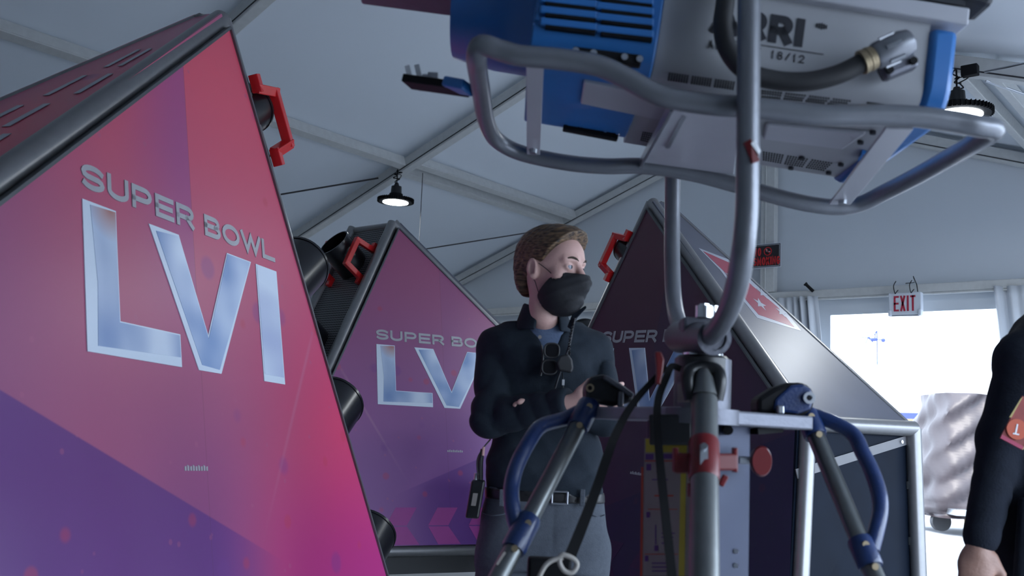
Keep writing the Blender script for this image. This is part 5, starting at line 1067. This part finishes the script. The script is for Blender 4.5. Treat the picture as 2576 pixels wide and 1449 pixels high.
# ================================================================== SECOND PERSON AT THE RIGHT EDGE
PB2 = 2.45
p2 = thing('person', K(2640, 1300, PB2)*[1, 1, 0], 'person in a black hoodie cut off by the right edge of the photo, arm hanging', 'person')
def k2(x, y, b=PB2): return K(x, y, b)
hs_, he_, hwk = k2(2578, 905, PB2+.0), k2(2520, 1105, PB2+.02), k2(2470, 1342, PB2-.03)
# arm hangs just inside the frame
zz2 = [K(2700, y, PB2)[2] for y in (1520, 1440, 1250, 1050, 900, 800, 740)]; cc2 = [k2(x, 1100)[0] for x in (2715, 2720, 2735, 2745, 2755, 2760, 2760)]; ww2 = [w_*PB2/2560 for w_ in (200, 215, 210, 205, 205, 150, 80)]
def hood(p):
    d = loft(p, zz2, cc2, [PB2+.06]*7, ww2, [.13, .135, .13, .135, .13, .11, .08], 2.5)+.002*wav(p, 20, 5, 30)
    d = smin(d, cone(p, k2(2745, 815), hs_, .075, .070), .04)
    ar = smin(cone(p, hs_, he_, .066, .052)+wr(p, hs_, he_, .0035, 55), cone(p, he_, hwk, .052, .041)+wr(p, he_, hwk, .005, 70), .03)
    d = smin(d, ar, .016); d = smin(d, elli(p, k2(2770, 800)+[0, .1, .0], (.12, .09, .07)), .03)
    cf = hwk+nrm(hwk-he_)*.012; d = smin(d, cone(p, hwk, cf, .040, .040), .008)
    # pouch pocket
    d = smin(d, np.maximum(loft(p, [zz2[0]+.04, k2(2600, 1250)[2]], [k2(2640, 1300)[0]]*2, [PB2-.055]*2, [.12, .10], [.03, .026], 3.), -1), .008)
    d = smax(d, -cone(p, k2(2770, 700), k2(2770, 800), .06, .07), .01)
    return d
hd_ = body('hoodie', hood, [k2(2390, 1100)[0], PB2-.16, zz2[0]-.02], [k2(2930, 1100)[0], PB2+.22, zz2[-1]+.12], .0085, 'hood', p2)
dn = nrm(hwk-he_); body('hand', lambda p: handf(p, hwk+dn*.035, nrm(dn+[.05, -.05, 0]), (.95, -.3, 0), .98, .75), hwk+[-.09, -.12, -.22], hwk+[.13, .12, .04], .0042, 'hand', p2)
h2c = k2(2775, 610)+[0, .06, 0]
def q2(p): q = p-h2c.astype(np.float32); return np.stack([-q[..., 0], -q[..., 1], q[..., 2]], -1)
def head2(p):
    q = q2(p); d = smin(headf(q), earf(q), .006); d = smin(d, cone(q, (0, -.02, -.06), (0, -.03, -.24), .050, .056), .03)
    d = smin(d, elli(q, (0, .092, -.050), (.022, .012, .0065)), .006); return smax(d, -elli(q, (0, .108, -.050), (.020, .010, .0012)), .002)
body('head', head2, h2c+[-.12, -.16, -.27], h2c+[.12, .14, .17], .005, 'hand', p2)
for sx in (-1, 1):
    c = h2c+np.array([sx*.031, -.0845, .0135]); mb = MB(); mb.ell(c, (.0125,)*3, n=12); e_ = yl('eye', mb, 'eyew', p2, smooth=75); mb = MB(); mb.ell(c+[0, -.0085, 0], (.0055,)*3, n=10); yl('iris', mb, 'iris', e_, smooth=75)
    mb = MB(); mb.tube(smooth_path([h2c+np.array(v) for v in ((sx*.012, -.1055, .0335), (sx*.026, -.104, .0395), (sx*.048, -.088, .036))], 4), .003, 8); yl('eyebrow', mb, 'brow', p2, smooth=60)
body('hair', lambda p: np.maximum(elli(p, h2c+[0, .012, .045], (.084, .100, .108)), np.minimum(-(p[..., 1]-h2c[1]+.03), -(p[..., 2]-h2c[2]-.09))), h2c+[-.12, -.14, -.1], h2c+[.12, .14, .18], .007, 'hair', p2)
def tro2(p):
    x0 = cc2[0]; d = loft(p, [.80, zz2[0]+.06], [x0]*2, [PB2+.06]*2, [.175, .175], [.12, .12], 2.5)
    for sx in (-1, 1): d = smin(d, cone(p, np.array([x0+sx*.095, PB2+.06, .84]), np.array([x0+sx*.11, PB2+.05, .48]), .095, .07), .015); d = smin(d, cone(p, np.array([x0+sx*.11, PB2+.05, .48]), np.array([x0+sx*.12, PB2+.08, .09]), .07, .058), .02)
    return d
body('trousers', tro2, [cc2[0]-.24, PB2-.12, .05], [cc2[0]+.24, PB2+.24, zz2[0]+.08], .012, 'pants', p2)
for sx in (-1, 1): c3 = np.array([cc2[0]+sx*.12, PB2+.03, 0]); body('shoe', lambda p, c3=c3: np.maximum(smin(elli(p, c3+[0, -.03, .03], (.048, .13, .05)), elli(p, c3+[0, .05, .06], (.042, .06, .06)), .02), .002-p[..., 2]), c3+[-.08, -.2, -.01], c3+[.08, .15, .15], .01, 'tshoe', p2)
# badge
bg_ = thing('event_badge', k2(2565, 1080, PB2-.10), 'red and yellow printed badge with a round emblem on the hoodie at right edge', 'badge')
bq = [(2516, 1102), (2572, 1132), (2626, 1020), (2572, 996)]; bb = PB2-.115
A_ = [K(x, y, bb) for x, y in bq]; mb = MB(); mb.hull(A_, [p+[0, .004, 0] for p in A_]); yl('badge_card', mb, 'badge', bg_)
def bl_(pts, m, name, off=.0015):
    A_ = [K(x, y, bb)-[0, off, 0] for x, y in pts]; mb = MB(); mb.hull(A_, [p+[0, .001, 0] for p in A_]); yl(name, mb, m, bg_)
bl_([(2516, 1102), (2572, 1132), (2576, 1124), (2520, 1093)], 'pink', 'badge_edge'); bl_([(2566, 1004), (2573, 998), (2544, 1050), (2538, 1050)], 'badgey', 'badge_side'); bl_([(2571, 1132), (2578, 1128), (2626, 1028), (2622, 1026)], 'badgey', 'badge_side')
c = K(2556, 1080, bb)-[0, .003, 0]; mb = MB(); mb.cyl(c, c-[0, .0015, 0], .024, seg=24); yl('badge_emblem', mb, 'orange', bg_)
mb = MB(); mb.bar(c+[-.004, -.002, -.010], c+[.001, -.002, .012], .0035, .0012, up=(0, 1, 0)); mb.bar(c+[-.010, -.002, -.010], c+[.004, -.002, -.012], .003, .0012, up=(0, 1, 0)); yl('badge_numeral', mb, 'white', bg_)
mb = MB(); mb.tube(smooth_path([K(2600, 1010, bb+.02), K(2630, 900, bb+.03), K(2680, 780, bb+.06)], 4), .004, 6); yl('lanyard', mb, 'blackm', bg_, smooth=60)
